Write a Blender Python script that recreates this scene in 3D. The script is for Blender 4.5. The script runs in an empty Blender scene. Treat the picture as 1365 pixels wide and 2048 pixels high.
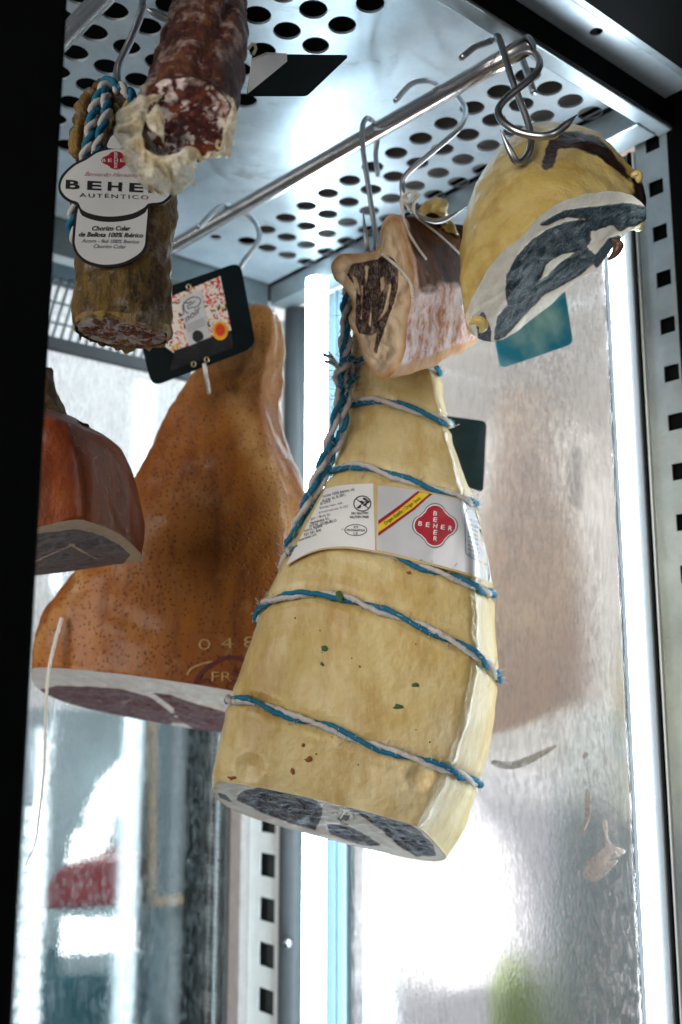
import bpy, bmesh, math, random
import numpy as np
from mathutils import Vector, Matrix, noise
from mathutils.bvhtree import BVHTree
from mathutils.geometry import delaunay_2d_cdt

random.seed(7)
S = bpy.context.scene
COL = S.collection

# ------------------------------------------------------------------ camera
F, CX, CY, TH = 2050.0, 682.5, 1024.0, math.radians(10.5)
CAMZ = 1.5
cd = bpy.data.cameras.new('camera')
cam = bpy.data.objects.new('camera', cd); COL.objects.link(cam)
cam.location = (0, 0, CAMZ); cam.rotation_euler = (math.radians(90) + TH, 0, 0)
cd.sensor_fit = 'VERTICAL'; cd.sensor_height = 36.0; cd.sensor_width = 24.0
cd.lens = 36.0 * F / 2048.0; cd.clip_start = .01; cd.clip_end = 100
cd.dof.use_dof = True; cd.dof.focus_distance = .80; cd.dof.aperture_fstop = 5.6
S.camera = cam

# ------------------------------------------------------------------ world, lamps, exposure
w = bpy.data.worlds.new('World'); S.world = w; w.use_nodes = True
w.node_tree.nodes['Background'].inputs[0].default_value = (.80, .88, 1.0, 1)
w.node_tree.nodes['Background'].inputs[1].default_value = .08

def area(name, loc, target, size, power, col):
    l = bpy.data.lights.new(name, 'AREA'); l.shape = 'RECTANGLE'; l.size, l.size_y = size
    l.energy = power; l.color = col
    o = bpy.data.objects.new(name, l); COL.objects.link(o); o.location = loc
    o.rotation_euler = (Vector(target) - Vector(loc)).to_track_quat('-Z', 'Y').to_euler()
    return o
area('front_key_light', (-1.3, -.9, 1.9), (0, .9, 1.55), (1.7, 1.6), 54, (1.0, .95, .87))  # soft key light added behind the camera, standing in for unseen daylight
area('front_fill_light', (1.3, -.7, 2.5), (.1, .9, 1.6), (.9, .9), 5, (1.0, .95, .9))  # weak unseen area light behind the camera
S.view_settings.view_transform = 'Standard'; S.view_settings.look = 'None'
S.view_settings.exposure = 0.25; S.view_settings.gamma = 1.0
S.render.engine = 'CYCLES'
S.cycles.use_denoising = True
S.cycles.max_bounces = 10; S.cycles.transparent_max_bounces = 12
S.cycles.sample_clamp_indirect = 6.0
S.cycles.caustics_reflective = False; S.cycles.caustics_refractive = False

# ------------------------------------------------------------------ coordinates
ct, st = math.cos(TH), math.sin(TH)
ORG = Vector((0, 0, CAMZ))
def ray(px, py):
    x = (px - CX) / F; u = (CY - py) / F
    return Vector((x, ct - u * st, st + u * ct))
def P(px, py, Y):                      # point seen at (px, py) standing Y metres in front
    d = ray(px, py); return ORG + d * (Y / d.y)
def proj(p):
    d = Vector(p) - ORG; fw = d.y * ct + d.z * st; up = -d.y * st + d.z * ct
    return (CX + F * d.x / fw, CY - F * up / fw)
YAW = math.radians(-40)
AX = Vector((math.sin(YAW), math.cos(YAW), 0)); BX = Vector((math.cos(YAW), -math.sin(YAW), 0))
def W(a, b, z):                        # cabinet coordinates: a = depth, b = width, z above camera
    return AX * a + BX * b + Vector((0, 0, CAMZ + z))
def Pz(px, py, z):
    d = ray(px, py); return ORG + d * (z / d.z)

# ------------------------------------------------------------------ node materials
MATS = {}
class NT:
    def __init__(s, name):
        s.m = bpy.data.materials.new(name); s.m.use_nodes = True
        s.t = s.m.node_tree; s.n = s.t.nodes; s.n.clear()
        s.out = s.n.new('ShaderNodeOutputMaterial'); MATS[name] = s.m
        s.tc = s.n.new('ShaderNodeTexCoord')
    def L(s, a, b): s.t.links.new(a, b)
    def node(s, typ, **kw):
        n = s.n.new(typ)
        for k, v in kw.items():
            if k.startswith('i_'):
                k2 = k[2:]; k2 = int(k2) if k2.isdigit() else k2.replace('_', ' ')
                if hasattr(v, 'is_linked') or isinstance(v, bpy.types.NodeSocket): s.L(v, n.inputs[k2])
                else: n.inputs[k2].default_value = v
            else: setattr(n, k, v)
        return n
    def obj(s, scale=(1, 1, 1), rot=(0, 0, 0)):
        return s.node('ShaderNodeMapping', i_Vector=s.tc.outputs['Object'], i_Scale=scale, i_Rotation=rot).outputs[0]
    def noise(s, scale, detail=4, rough=.55, vec=None, dist=0):
        return s.node('ShaderNodeTexNoise', i_Vector=vec or s.tc.outputs['Object'], i_Scale=scale, i_Detail=detail, i_Roughness=rough, i_Distortion=dist).outputs['Fac']
    def voro(s, scale, vec=None, feature='F1', out='Distance'):
        return s.node('ShaderNodeTexVoronoi', feature=feature, i_Vector=vec or s.tc.outputs['Object'], i_Scale=scale).outputs[out]
    def ramp(s, fac, stops, interp='LINEAR'):
        r = s.node('ShaderNodeValToRGB', i_Fac=fac); e = r.color_ramp.elements; r.color_ramp.interpolation = interp
        while len(e) < len(stops): e.new(.5)
        for k, (p, c) in enumerate(stops):
            e[k].position = p
            e[k].color = (c, c, c, 1) if isinstance(c, (int, float)) else (*c, 1)
        return r.outputs[0]
    def mix(s, fac, a, b, blend='MIX'):
        n = s.n.new('ShaderNodeMix'); n.data_type = 'RGBA'; n.blend_type = blend
        for v, sk in ((fac, n.inputs[0]), (a, n.inputs[6]), (b, n.inputs[7])):
            if isinstance(v, bpy.types.NodeSocket): s.L(v, sk)
            elif isinstance(v, (int, float)): sk.default_value = v
            else: sk.default_value = (*v, 1)
        return n.outputs[2]
    def math(s, op, a, b=0.0, clamp=False):
        n = s.n.new('ShaderNodeMath'); n.operation = op; n.use_clamp = clamp
        for v, sk in ((a, n.inputs[0]), (b, n.inputs[1])):
            if isinstance(v, bpy.types.NodeSocket): s.L(v, sk)
            else: sk.default_value = v
        return n.outputs[0]
    def attr(s, name): return s.node('ShaderNodeAttribute', attribute_name=name).outputs['Fac']
    def bump(s, h, strength=.4, dist=.002):
        return s.node('ShaderNodeBump', i_Height=h, i_Strength=strength, i_Distance=dist).outputs[0]
    def bsdf(s, col, rough=.5, metal=0.0, normal=None, sss=0, coat=0, trans=0, spec=.35):
        b = s.n.new('ShaderNodeBsdfPrincipled')
        for v, k in ((col, 'Base Color'), (rough, 'Roughness'), (metal, 'Metallic'), (normal, 'Normal')):
            if v is None: continue
            if isinstance(v, bpy.types.NodeSocket): s.L(v, b.inputs[k])
            elif isinstance(v, (int, float)): b.inputs[k].default_value = v
            else: b.inputs[k].default_value = (*v, 1)
        b.inputs['Specular IOR Level'].default_value = spec
        if sss:
            b.inputs['Subsurface Weight'].default_value = sss
            b.inputs['Subsurface Radius'].default_value = (1, .55, .3); b.inputs['Subsurface Scale'].default_value = .008
        if coat: b.inputs['Coat Weight'].default_value = coat; b.inputs['Coat Roughness'].default_value = .18
        return b
    def done(s, sh, name='BSDF'):
        s.L(sh.outputs[0], s.out.inputs[0]); return s.m

def plain(name, col, rough=.5, metal=0.0, var=.15, scale=60, spec=.5, bump=0.0):
    t = NT(name); f = t.noise(scale, 5)
    c = t.mix(t.ramp(f, [(.3, 0), (.7, 1)]), tuple(x * (1 - var) for x in col), tuple(min(1, x * (1 + var)) for x in col))
    return t.done(t.bsdf(c, rough, metal, t.bump(f, bump, .001) if bump else None, spec=spec))
def emit(name, col, strength):
    t = NT(name); e = t.node('ShaderNodeEmission', i_Color=(*col, 1), i_Strength=strength)
    return t.done(e)

# galvanised sheet
def metal_sheet(name, c0, c1, rough, metal=.85, smear=True):
    t = NT(name); v = t.obj((1, 1, 1)); f = t.noise(9, 6, .65, v); g = t.noise(55, 5, .7, v); sp = t.voro(120, v)
    c = t.mix(t.ramp(f, [(.35, 0), (.65, 1)]), c0, c1)
    c = t.mix(t.math('MULTIPLY', t.ramp(g, [(.55, 0), (.75, 1)]), .25), c, tuple(x * .55 for x in c0))
    if smear:
        sm = t.noise(7, 8, .75, t.obj((1, 3.2, 1), (0, 0, math.radians(-40))), .6)
        c = t.mix(t.ramp(sm, [(.58, 0), (.74, .75)]), c, (.20, .20, .21))
    r = t.math('ADD', t.math('MULTIPLY', g, .3), rough - .15)
    return t.done(t.bsdf(c, r, metal, t.bump(t.math('ADD', g, sp), .05, .001)))
metal_sheet('galvanised_steel', (.46, .54, .61), (.68, .76, .82), .34, .5)
metal_sheet('frame_steel', (.27, .32, .35), (.42, .48, .52), .38, .6, True)
metal_sheet('hook_steel', (.40, .41, .42), (.58, .59, .60), .32, 1.0, False)
metal_sheet('rail_steel', (.60, .58, .57), (.78, .76, .75), .22, 1.0, False)
plain('white_plate', (.80, .86, .88), .35, .1, .05)
plain('dark_channel', (.035, .045, .05), .6)
plain('aluminium_profile', (.045, .05, .055), .55, 0, .1)
plain('aluminium_light', (.12, .18, .21), .45, 0, .06)
plain('grey_gasket', (.40, .36, .35), .6, 0, .1)
plain('black_frame', (.0015, .0018, .002), .6, 0, .2, 40, .03)
plain('black_hollow', (.004, .005, .006), .9, 0, .2, 40, .1)
emit('led_light', (.80, .92, 1.0), 44)
emit('led_light_wide', (.72, .91, 1.0), 18)
plain('black_card', (.004, .009, .011), .5, 0, .25, 30, .1)
plain('white_plastic', (.72, .70, .68), .4, 0, .06)
plain('white_paper', (.80, .80, .80), .42, 0, .05, 28, .35, .25)
plain('silver_paper', (.66, .67, .70), .3, .2, .07, 28, .5, .25)
plain('cream_edge', (.62, .47, .22), .5, 0, .1)
plain('black_ink', (.012, .012, .014), .5)
plain('grey_ink', (.22, .22, .24), .5)
plain('red_ink', (.42, .012, .03), .4)
plain('flag_red', (.33, .01, .03), .4)
plain('flag_yellow', (.80, .58, .02), .4)
plain('blue_ink', (.02, .15, .25), .5)
plain('brass', (.55, .45, .25), .35, .8)
plain('orange_seal', (.80, .28, .03), .4)
plain('seal_red', (.62, .05, .01), .4)
plain('herb_green', (.03, .11, .02), .6)
plain('pepper_red', (.26, .05, .015), .6)
plain('stamp_red', (.10, .008, .012), .6, 0, .5, 300)
plain('branding_pale', (.50, .30, .12), .6, 0, .3, 300)
plain('bone', (.40, .27, .12), .6, 0, .5, 200)

def glass(name, rough_lo, rough_hi, refl, fogcol, fog_lo, fog_hi, streak):
    t = NT(name)
    big = t.noise(5, 4, .6, t.obj((1, 1, .35))); drops = t.noise(330, 2, .5, t.obj((1, 1, .35))); st_ = t.noise(170, 4, .65, t.obj((1, 1, .24)))
    cell = t.voro(420, t.obj((1, 1, .5)))
    gate = t.ramp(big, [(.36, .15), (.60, 1)])
    m = t.math('MULTIPLY', gate, t.ramp(t.math('ADD', t.math('MULTIPLY', st_, .55), t.math('MULTIPLY', drops, .45)), [(.47, 0), (.58, 1)]))
    fog = t.math('ADD', fog_lo, t.math('MULTIPLY', m, fog_hi - fog_lo))
    r = t.math('ADD', rough_lo, t.math('MULTIPLY', t.math('MULTIPLY', gate, t.ramp(drops, [(.4, .3), (.6, 1)])), rough_hi - rough_lo))
    nb = t.bump(t.math('MULTIPLY', t.math('ADD', drops, cell), gate), streak, .001)
    ref = t.node('ShaderNodeBsdfRefraction', i_Roughness=r, i_IOR=1.45, i_Normal=nb, i_Color=(.96, .985, .99, 1))
    gl = t.node('ShaderNodeBsdfGlossy', i_Roughness=t.math('ADD', .02 + rough_lo * .7, t.math('MULTIPLY', m, .15)), i_Normal=nb, i_Color=(1, 1, 1, 1))
    fr = t.node('ShaderNodeFresnel', i_IOR=1.45).outputs[0]
    x = t.node('ShaderNodeMixShader', i_0=t.math('ADD', fr, refl, True), i_1=ref.outputs[0], i_2=gl.outputs[0])
    di = t.node('ShaderNodeBsdfDiffuse', i_Color=(*fogcol, 1)); tl = t.node('ShaderNodeBsdfTranslucent', i_Color=(*fogcol, 1))
    f2 = t.node('ShaderNodeMixShader', i_0=.6, i_1=di.outputs[0], i_2=tl.outputs[0])
    y = t.node('ShaderNodeMixShader', i_0=fog, i_1=x.outputs[0], i_2=f2.outputs[0])
    return t.done(y)
glass('fogged_side_glass', .07, .26, .27, (.80, .74, .72), .02, .36, .08)
glass('damp_back_glass', .012, .05, .02, (.70, .82, .85), .01, .22, .04)
def clear_smear(name, c0, c1, lo):
    t = NT(name); f = t.noise(300, 3)
    cc = t.mix(f, c0, c1); d0 = t.bsdf(cc, .6, 0, t.bump(f, .4, .001)); d1 = t.node('ShaderNodeBsdfTranslucent', i_Color=cc)
    d = t.node('ShaderNodeMixShader', i_0=.5, i_1=d0.outputs[0], i_2=d1.outputs[0]); tr = t.node('ShaderNodeBsdfTransparent')
    return t.done(t.node('ShaderNodeMixShader', i_0=t.ramp(t.noise(110, 5, .7), [(.38, lo), (.62, .9)]), i_1=tr.outputs[0], i_2=d.outputs[0]))
clear_smear('grease_smear', (.56, .48, .45), (.70, .62, .58), .25)
clear_smear('backlit_smear', (.86, .80, .74), (.93, .88, .82), .15)  # paler copy; backlight is put into the smear's colour

# meats -----------------------------------------------------------
def mat_fat(name, base, pale, stain, sc=1.0, rough=.46, coat=.22):
    t = NT(name)
    big = t.noise(9 * sc, 5, .6); st_ = t.noise(26 * sc, 6, .65, t.obj((1, 1, .35))); fine = t.noise(220, 4, .6); lump = t.noise(55 * sc, 3, .5)
    c = t.mix(t.ramp(big, [(.36, 0), (.64, 1)]), base, pale)
    c = t.mix(t.ramp(st_, [(.50, 0), (.74, .9)]), c, stain)
    c = t.mix(t.math('MULTIPLY', t.ramp(t.noise(17 * sc, 6, .7, t.obj((1.3, 1.3, .5))), [(.50, 0), (.62, 1)]), .55), c, stain)
    c = t.mix(t.math('MULTIPLY', t.ramp(t.noise(75 * sc, 4, .7, t.obj((1, 1, .22))), [(.52, 0), (.66, 1)]), .20), c, pale)
    dots = t.ramp(t.voro(95 * sc), [(.03, 1), (.075, 0)])
    gate = t.ramp(t.noise(40, 2), [(.56, 0), (.64, 1)])
    c = t.mix(t.math('MULTIPLY', t.math('MULTIPLY', dots, gate), .55), c, (.16, .09, .03))
    h = t.math('ADD', t.math('MULTIPLY', lump, 1.0), t.math('ADD', t.math('MULTIPLY', fine, .16), t.math('MULTIPLY', st_, .6)))
    r = t.math('ADD', rough - .12, t.math('MULTIPLY', st_, .28))
    return t.done(t.bsdf(c, r, 0, t.bump(h, .6, .004), sss=.3, coat=coat))
mat_fat('cured_fat', (.60, .44, .145), (.79, .67, .40), (.46, .27, .055))
mat_fat('wedge_fat', (.52, .37, .10), (.62, .48, .20), (.38, .23, .05), 1.3, .40, .35)
def mat_rind(name, c0, c1, c2, bloom, speck=True, coat=.4):
    t = NT(name)
    big = t.noise(7, 5, .6); mid = t.noise(28, 6, .7); fine = t.noise(240, 4, .6); streak = t.noise(30, 5, .6, t.obj((2.2, 2.2, .4)))
    c = t.mix(t.ramp(big, [(.35, 0), (.62, 1)]), c0, c1)
    c = t.mix(t.ramp(streak, [(.45, 0), (.72, .8)]), c, c2)
    c = t.mix(t.math('MULTIPLY', t.ramp(mid, [(.55, 0), (.75, 1)]), .5), c, bloom)
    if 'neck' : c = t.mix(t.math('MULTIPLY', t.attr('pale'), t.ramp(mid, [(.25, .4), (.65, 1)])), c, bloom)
    h = t.math('ADD', fine, mid)
    if speck:
        d = t.voro(230); e = t.ramp(d, [(.16, 1), (.34, 0)])
        g = t.ramp(t.noise(90, 4), [(.34, 0), (.50, 1)])
        c = t.mix(t.math('MULTIPLY', t.math('MULTIPLY', e, g), .75), c, tuple(x * .22 for x in c2))
        h = t.math('SUBTRACT', h, e)
    return t.done(t.bsdf(c, t.math('ADD', .36, t.math('MULTIPLY', mid, .3)), 0, t.bump(h, .5, .002), sss=.12, coat=coat, spec=.3))
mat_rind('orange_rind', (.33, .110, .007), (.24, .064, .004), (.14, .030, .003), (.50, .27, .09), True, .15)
mat_rind('brown_rind', (.19, .030, .004), (.30, .062, .005), (.060, .010, .003), (.26, .10, .03), False, .25)
mat_rind('dark_rind', (.085, .028, .012), (.16, .06, .015), (.035, .012, .008), (.45, .25, .07), False, .7)
def mat_cut(name, meat, meat2, fat, fibre=(1, 1, 1), rot=(0, 0, 0), amp=.55, vein=.35, rough=.42, fat2=None, spec=.15, border=(.26, .13, .11), skin=(.52, .34, .10)):
    t = NT(name); fat2 = fat2 or tuple(x * .82 for x in fat)
    n1 = t.noise(70, 5, .65); n2 = t.noise(210, 4, .6)
    m = t.math('ADD', t.attr('musc'), t.math('MULTIPLY', t.math('SUBTRACT', t.math('ADD', t.math('MULTIPLY', n1, .7), t.math('MULTIPLY', n2, .3)), .5), amp * 6))
    k = t.ramp(t.math('ADD', t.math('MULTIPLY', m, .5), .5), [(.38, 0), (.58, 1)])
    fib = t.noise(330, 5, .7, t.obj(fibre, rot)); fib2 = t.noise(120, 4, .6, t.obj(fibre, rot))
    mc = t.mix(t.ramp(fib, [(.35, 0), (.68, 1)]), meat, meat2)
    mc = t.mix(t.math('MULTIPLY', t.ramp(fib2, [(.55, 0), (.66, 1)]), vein), mc, fat)
    fc = t.mix(t.ramp(n1, [(.35, 0), (.65, 1)]), fat, fat2)
    h = t.math('ADD', t.math('MULTIPLY', fib, .7), t.math('ADD', n2, t.math('MULTIPLY', k, -.6)))
    mar = t.noise(95, 6, .75, t.obj(tuple(x * .6 + .4 for x in fibre), rot), 1.2)
    ln = t.ramp(t.math('ABSOLUTE', t.math('SUBTRACT', mar, .5)), [(.0, 1), (.022, 0)])
    mc = t.mix(t.math('MULTIPLY', ln, vein * 1.6), mc, fat)
    fc = t.mix(t.attr('rim'), fc, skin)
    c = t.mix(k, fc, mc)
    bd = t.math('MULTIPLY', t.math('MULTIPLY', k, t.math('SUBTRACT', 1.0, k)), 2.4)
    c = t.mix(bd, c, border)
    return t.done(t.bsdf(c, rough, 0, t.bump(h, .5, .002), sss=.1, spec=spec))
mat_cut('ham_cut', (.022, .024, .034), (.13, .15, .19), (.84, .76, .68), (.35, 1.6, 1.6), (0, math.radians(18), 0), .30, .32, .6)
mat_cut('wedge_cut', (.0015, .004, .006), (.034, .078, .102), (.90, .78, .62), (1.8, 1.8, .25), (0, math.radians(22), 0), .42, .10, .55, spec=.06)
mat_cut('pancetta_cut', (.022, .012, .014), (.085, .055, .060), (.74, .56, .38), (1.8, 1.8, .4), (0, math.radians(-14), 0), .45, .30, .55, skin=(.46, .22, .06))
mat_cut('orange_cut', (.085, .028, .036), (.20, .09, .10), (.88, .78, .72), (.5, 1.5, 1.5), (0, math.radians(-14), 0), .15, .2)
mat_cut('brown_cut', (.085, .060, .066), (.20, .15, .155), (.70, .48, .30), (.4, 1.5, 1.5), (0, math.radians(-20), 0), .4, .2)
def mat_panc():
    t = NT('pancetta_side'); n1 = t.noise(36, 6, .7); n2 = t.noise(150, 5, .65, t.obj((1.0, 1.0, .6), (0, math.radians(-25), 0)))
    c = t.mix(t.ramp(n1, [(.35, 0), (.6, 1)]), (.40, .15, .07), (.60, .36, .26))
    c = t.mix(t.ramp(t.math('ADD', t.math('MULTIPLY', n1, .5), t.math('MULTIPLY', n2, .5)), [(.42, 0), (.56, .95)]), c, (.74, .62, .62))
    br = t.ramp(t.noise(30, 4, .6), [(.35, 0), (.6, 1)])
    tp = t.mix(br, (.016, .005, .003), (.10, .034, .006))
    tp = t.mix(t.ramp(t.noise(90, 4), [(.64, 0), (.75, .5)]), tp, (.40, .22, .05))
    sk = t.mix(br, (.56, .32, .12), (.44, .20, .06))
    tm = t.ramp(t.math('ADD', t.attr('topm'), t.math('MULTIPLY', t.math('SUBTRACT', n1, .5), 1.1)), [(.3, 0), (.7, 1)])
    c = t.mix(tm, c, tp); c = t.mix(t.attr('edge'), c, sk)
    return t.done(t.bsdf(c, t.mix(t.attr('topm'), (.5,) * 3, (.55,) * 3), 0, t.bump(t.math('ADD', n1, n2), .5, .002), sss=.2, spec=.02))
mat_panc()
def mat_sausage_cut(name, meat, meat2, fat, sc, squash, spice, thr=.58):
    t = NT(name); wv = t.node('ShaderNodeMapping', i_Vector=t.tc.outputs['Object'], i_Scale=squash).outputs[0]
    wd = t.node('ShaderNodeTexNoise', i_Vector=wv, i_Scale=sc * .8, i_Detail=4)
    v2 = t.node('ShaderNodeMix', data_type='RGBA', i_0=.035).outputs
    mx = t.n[-1]; t.L(wv, mx.inputs[6]); t.L(wd.outputs['Color'], mx.inputs[7])
    d = t.voro(sc, mx.outputs[2], 'SMOOTH_F1'); rnd = t.voro(sc, mx.outputs[2], 'F1', 'Color')
    sep = t.node('ShaderNodeSeparateColor', i_0=rnd).outputs[0]
    blob = t.math('MULTIPLY', t.ramp(d, [(.26, 1), (.50, 0)]), t.ramp(sep, [(.40, 0), (.45, 1)]))
    n = t.noise(sc * 2.2, 5, .6); n2 = t.noise(sc * .7, 4)
    mc = t.mix(t.ramp(n, [(.35, 0), (.65, 1)]), meat, meat2)
    mc = t.mix(t.ramp(n2, [(.52, 0), (.68, .85)]), mc, spice)
    small = t.math('MULTIPLY', t.ramp(t.noise(sc * 1.7, 5, .7), [(thr, 0), (thr + .07, 1)]), .85)
    c = t.mix(small, mc, tuple(x * .9 for x in fat)); c = t.mix(blob, c, fat)
    return t.done(t.bsdf(c, .4, 0, t.bump(t.math('ADD', n, d), .5, .002), sss=.1, spec=.25))
mat_sausage_cut('salami_cut', (.035, .008, .008), (.10, .022, .018), (.66, .55, .52), 110, (1, 1, 1.2), (.26, .065, .018))
mat_sausage_cut('chorizo_cut', (.11, .03, .02), (.28, .09, .04), (.74, .63, .58), 95, (.55, 1.0, 1.6), (.48, .13, .010), .50)
def mat_casing(name, c0, c1, c2, mould):
    t = NT(name); big = t.noise(24, 6, .7, t.obj((1.4, 1.4, .55))); st_ = t.noise(62, 6, .72, t.obj((1.4, 1.4, .55))); fine = t.noise(260, 4, .65)
    c = t.mix(t.ramp(big, [(.36, 0), (.62, 1)]), c0, c1); c = t.mix(t.ramp(st_, [(.46, 0), (.66, .9)]), c, c2)
    c = t.mix(t.ramp(t.noise(34, 7, .72), [(.53, 0), (.64, .9)]), c, mould)
    c = t.mix(t.math('MULTIPLY', t.ramp(fine, [(.58, 0), (.72, 1)]), .5), c, mould)
    h = t.math('ADD', t.math('MULTIPLY', st_, 1.2), t.math('ADD', big, t.math('MULTIPLY', fine, .4)))
    return t.done(t.bsdf(c, t.math('ADD', .22, t.math('MULTIPLY', big, .4)), 0, t.bump(h, .9, .004), sss=.05, coat=.0, spec=.25))
mat_casing('chorizo_casing', (.17, .095, .020), (.035, .019, .009), (.27, .165, .042), (.34, .28, .23))
mat_casing('salami_casing', (.060, .010, .009), (.020, .007, .006), (.11, .042, .016), (.36, .27, .24))
def mat_film():
    t = NT('peeled_casing'); n = t.noise(60, 6, .7); n2 = t.noise(120, 5, .65, t.obj((.7, 1, 2.2)))
    c = t.mix(t.ramp(n, [(.35, 0), (.62, 1)]), (.72, .56, .28), (.90, .85, .72))
    c = t.mix(t.ramp(n2, [(.5, 0), (.72, .7)]), c, (.86, .82, .74))
    wv_ = t.noise(45, 3, .5, t.obj((1, 1, .25))); rdg = t.math('ABSOLUTE', t.math('SUBTRACT', wv_, .5))
    d = t.bsdf(c, .30, 0, t.bump(t.math('ADD', t.math('ADD', n, n2), t.math('MULTIPLY', rdg, 6.0)), 1.0, .005), coat=.3)
    tl = t.node('ShaderNodeBsdfTranslucent', i_Color=c); tr = t.node('ShaderNodeBsdfTransparent')
    x = t.node('ShaderNodeMixShader', i_0=.45, i_1=d.outputs[0], i_2=tl.outputs[0])
    y = t.node('ShaderNodeMixShader', i_0=t.ramp(n2, [(.35, .50), (.62, .08)]), i_1=x.outputs[0], i_2=tr.outputs[0])
    return t.done(y)
mat_film()
def mat_yarn(name, c0, c1):
    t = NT(name); f = t.noise(500, 4, .7); g = t.noise(120, 4)
    c = t.mix(f, c0, c1)
    return t.done(t.bsdf(c, .85, 0, t.bump(t.math('ADD', f, g), .8, .0015), spec=.2))
mat_yarn('yarn_white', (.52, .48, .45), (.74, .71, .69)); mat_yarn('yarn_blue', (.010, .10, .20), (.035, .26, .42))
mat_yarn('string_white', (.60, .56, .50), (.78, .75, .70))
def mat_floral():
    t = NT('floral_print'); v = t.noise(140, 2)
    wv = t.node('ShaderNodeTexNoise', i_Vector=t.tc.outputs['Object'], i_Scale=90, i_Detail=2)
    mx = t.node('ShaderNodeMix', data_type='RGBA', i_0=.03); t.L(t.tc.outputs['Object'], mx.inputs[6]); t.L(wv.outputs['Color'], mx.inputs[7])
    colr = t.voro(210, mx.outputs[2], 'F1', 'Color'); d = t.voro(210, mx.outputs[2], 'F1', 'Distance')
    sep = t.node('ShaderNodeSeparateColor', i_0=colr).outputs[0]
    c = t.ramp(sep, [(0, (.60, .03, .04)), (.2, (.70, .10, .10)), (.36, (.78, .70, .62)), (.5, (.01, .035, .04)), (.66, (.62, .36, .04)), (.8, (.74, .22, .20)), (.92, (.30, .01, .05))], 'CONSTANT')
    c = t.mix(t.ramp(d, [(.42, 0), (.5, 1)]), c, (.74, .68, .62))
    return t.done(t.bsdf(c, .4))
mat_floral()

# ------------------------------------------------------------------ object helpers
def tag(o, label=None, cat=None, group=None, kind=None):
    if label: o['label'] = label
    if cat: o['category'] = cat
    if group: o['group'] = group
    if kind: o['kind'] = kind
    return o
def thing(name, loc, label, cat, group=None):
    o = bpy.data.objects.new(name, None); o.empty_display_size = .02
    COL.objects.link(o); o.location = loc
    return tag(o, label, cat, group)
def root_loc(p):
    v = Vector((0, 0, 0))
    while p is not None: v += Vector(p.location); p = p.parent
    return v
def mesh(name, verts, faces, mat, parent=None, smooth=True, attrs=None, label=None):
    off = root_loc(parent)
    me = bpy.data.meshes.new(name)
    me.from_pydata([tuple(Vector(v) - off) for v in verts], [], faces)
    if smooth: me.polygons.foreach_set('use_smooth', [True] * len(me.polygons))
    for k, vals in (attrs or {}).items():
        at = me.attributes.new(k, 'FLOAT', 'POINT'); at.data.foreach_set('value', [float(x) for x in vals])
    me.materials.append(MATS[mat] if isinstance(mat, str) else mat)
    me.update()
    if smooth:
        bm = bmesh.new(); bm.from_mesh(me); bmesh.ops.recalc_face_normals(bm, faces=bm.faces); bm.to_mesh(me); bm.free()
    o = bpy.data.objects.new(name, me); COL.objects.link(o); o.parent = parent
    if label: o['label'] = label
    return o
def catmull(pts, n, closed=False):
    pts = [np.array(p, float) for p in pts]; m = len(pts); out = []
    segs = m if closed else m - 1
    for i in range(segs):
        if closed: p0, p1, p2, p3 = pts[(i - 1) % m], pts[i], pts[(i + 1) % m], pts[(i + 2) % m]
        else: p0, p1, p2, p3 = pts[max(i - 1, 0)], pts[i], pts[i + 1], pts[min(i + 2, m - 1)]
        for k in range(n):
            t = k / n
            out.append(.5 * ((2 * p1) + (-p0 + p2) * t + (2 * p0 - 5 * p1 + 4 * p2 - p3) * t * t + (-p0 + 3 * p1 - 3 * p2 + p3) * t ** 3))
    if not closed: out.append(pts[-1])
    return out
def fbm(p, s, o=3): return noise.fractal(Vector(p) * s, .5, 2.0, o)
def loft(rings, nu, nv, closed=True):
    """rings: lists of points with equal counts -> dense grid rows"""
    dense = [catmull(r, nu, closed) for r in rings]
    m = len(dense[0])
    cols = [catmull([d[j] for d in dense], nv) for j in range(m)]
    rows = [[cols[j][i] for j in range(m)] for i in range(len(cols[0]))]
    return rows
def rows_mesh(rows, closed=True):
    m = len(rows[0]); V = [tuple(p) for r in rows for p in r]; Fc = []
    for i in range(len(rows) - 1):
        for j in range(m if closed else m - 1):
            a = i * m + j; b = i * m + (j + 1) % m; Fc.append((a, b, b + m, a + m))
    return V, Fc
def displace(rows, amp, sc, closed=True, octv=3, skip_last=False):
    R = np.array([[tuple(p) for p in r] for r in rows], float)
    gu = np.roll(R, -1, 1) - np.roll(R, 1, 1) if closed else np.gradient(R, axis=1)
    gv = np.gradient(R, axis=0)
    N = np.cross(gu, gv); N /= np.linalg.norm(N, axis=2, keepdims=True) + 1e-9
    for i in range(R.shape[0]):
        if skip_last and i == R.shape[0] - 1: continue
        for j in range(R.shape[1]):
            R[i, j] += N[i, j] * amp * fbm(R[i, j], sc, octv)
    return [[R[i, j] for j in range(R.shape[1])] for i in range(R.shape[0])]
def cap(rim, levels, bulge=0.0, rough=0.0, sc=60, center=None):
    rim = [np.array(p, float) for p in rim]; c = np.mean(rim, axis=0) if center is None else np.array(center, float)
    nrm = np.zeros(3)
    for i in range(len(rim)): nrm += np.cross(rim[i] - c, rim[(i + 1) % len(rim)] - c)
    nrm /= np.linalg.norm(nrm) + 1e-12
    rows = []
    for k in range(levels):
        t = 1 - k / levels
        rows.append([c + (p - c) * t + nrm * (bulge * (1 - t * t) + (rough * fbm(c + (p - c) * t, sc) * min(1, 4 * (1 - t)))) for p in rim])
    V, Fc = rows_mesh(rows); V.append(tuple(c + nrm * bulge)); m = len(rim); b = (levels - 1) * m
    for j in range(m): Fc.append((b + j, b + (j + 1) % m, len(V) - 1))
    return V, Fc
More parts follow.
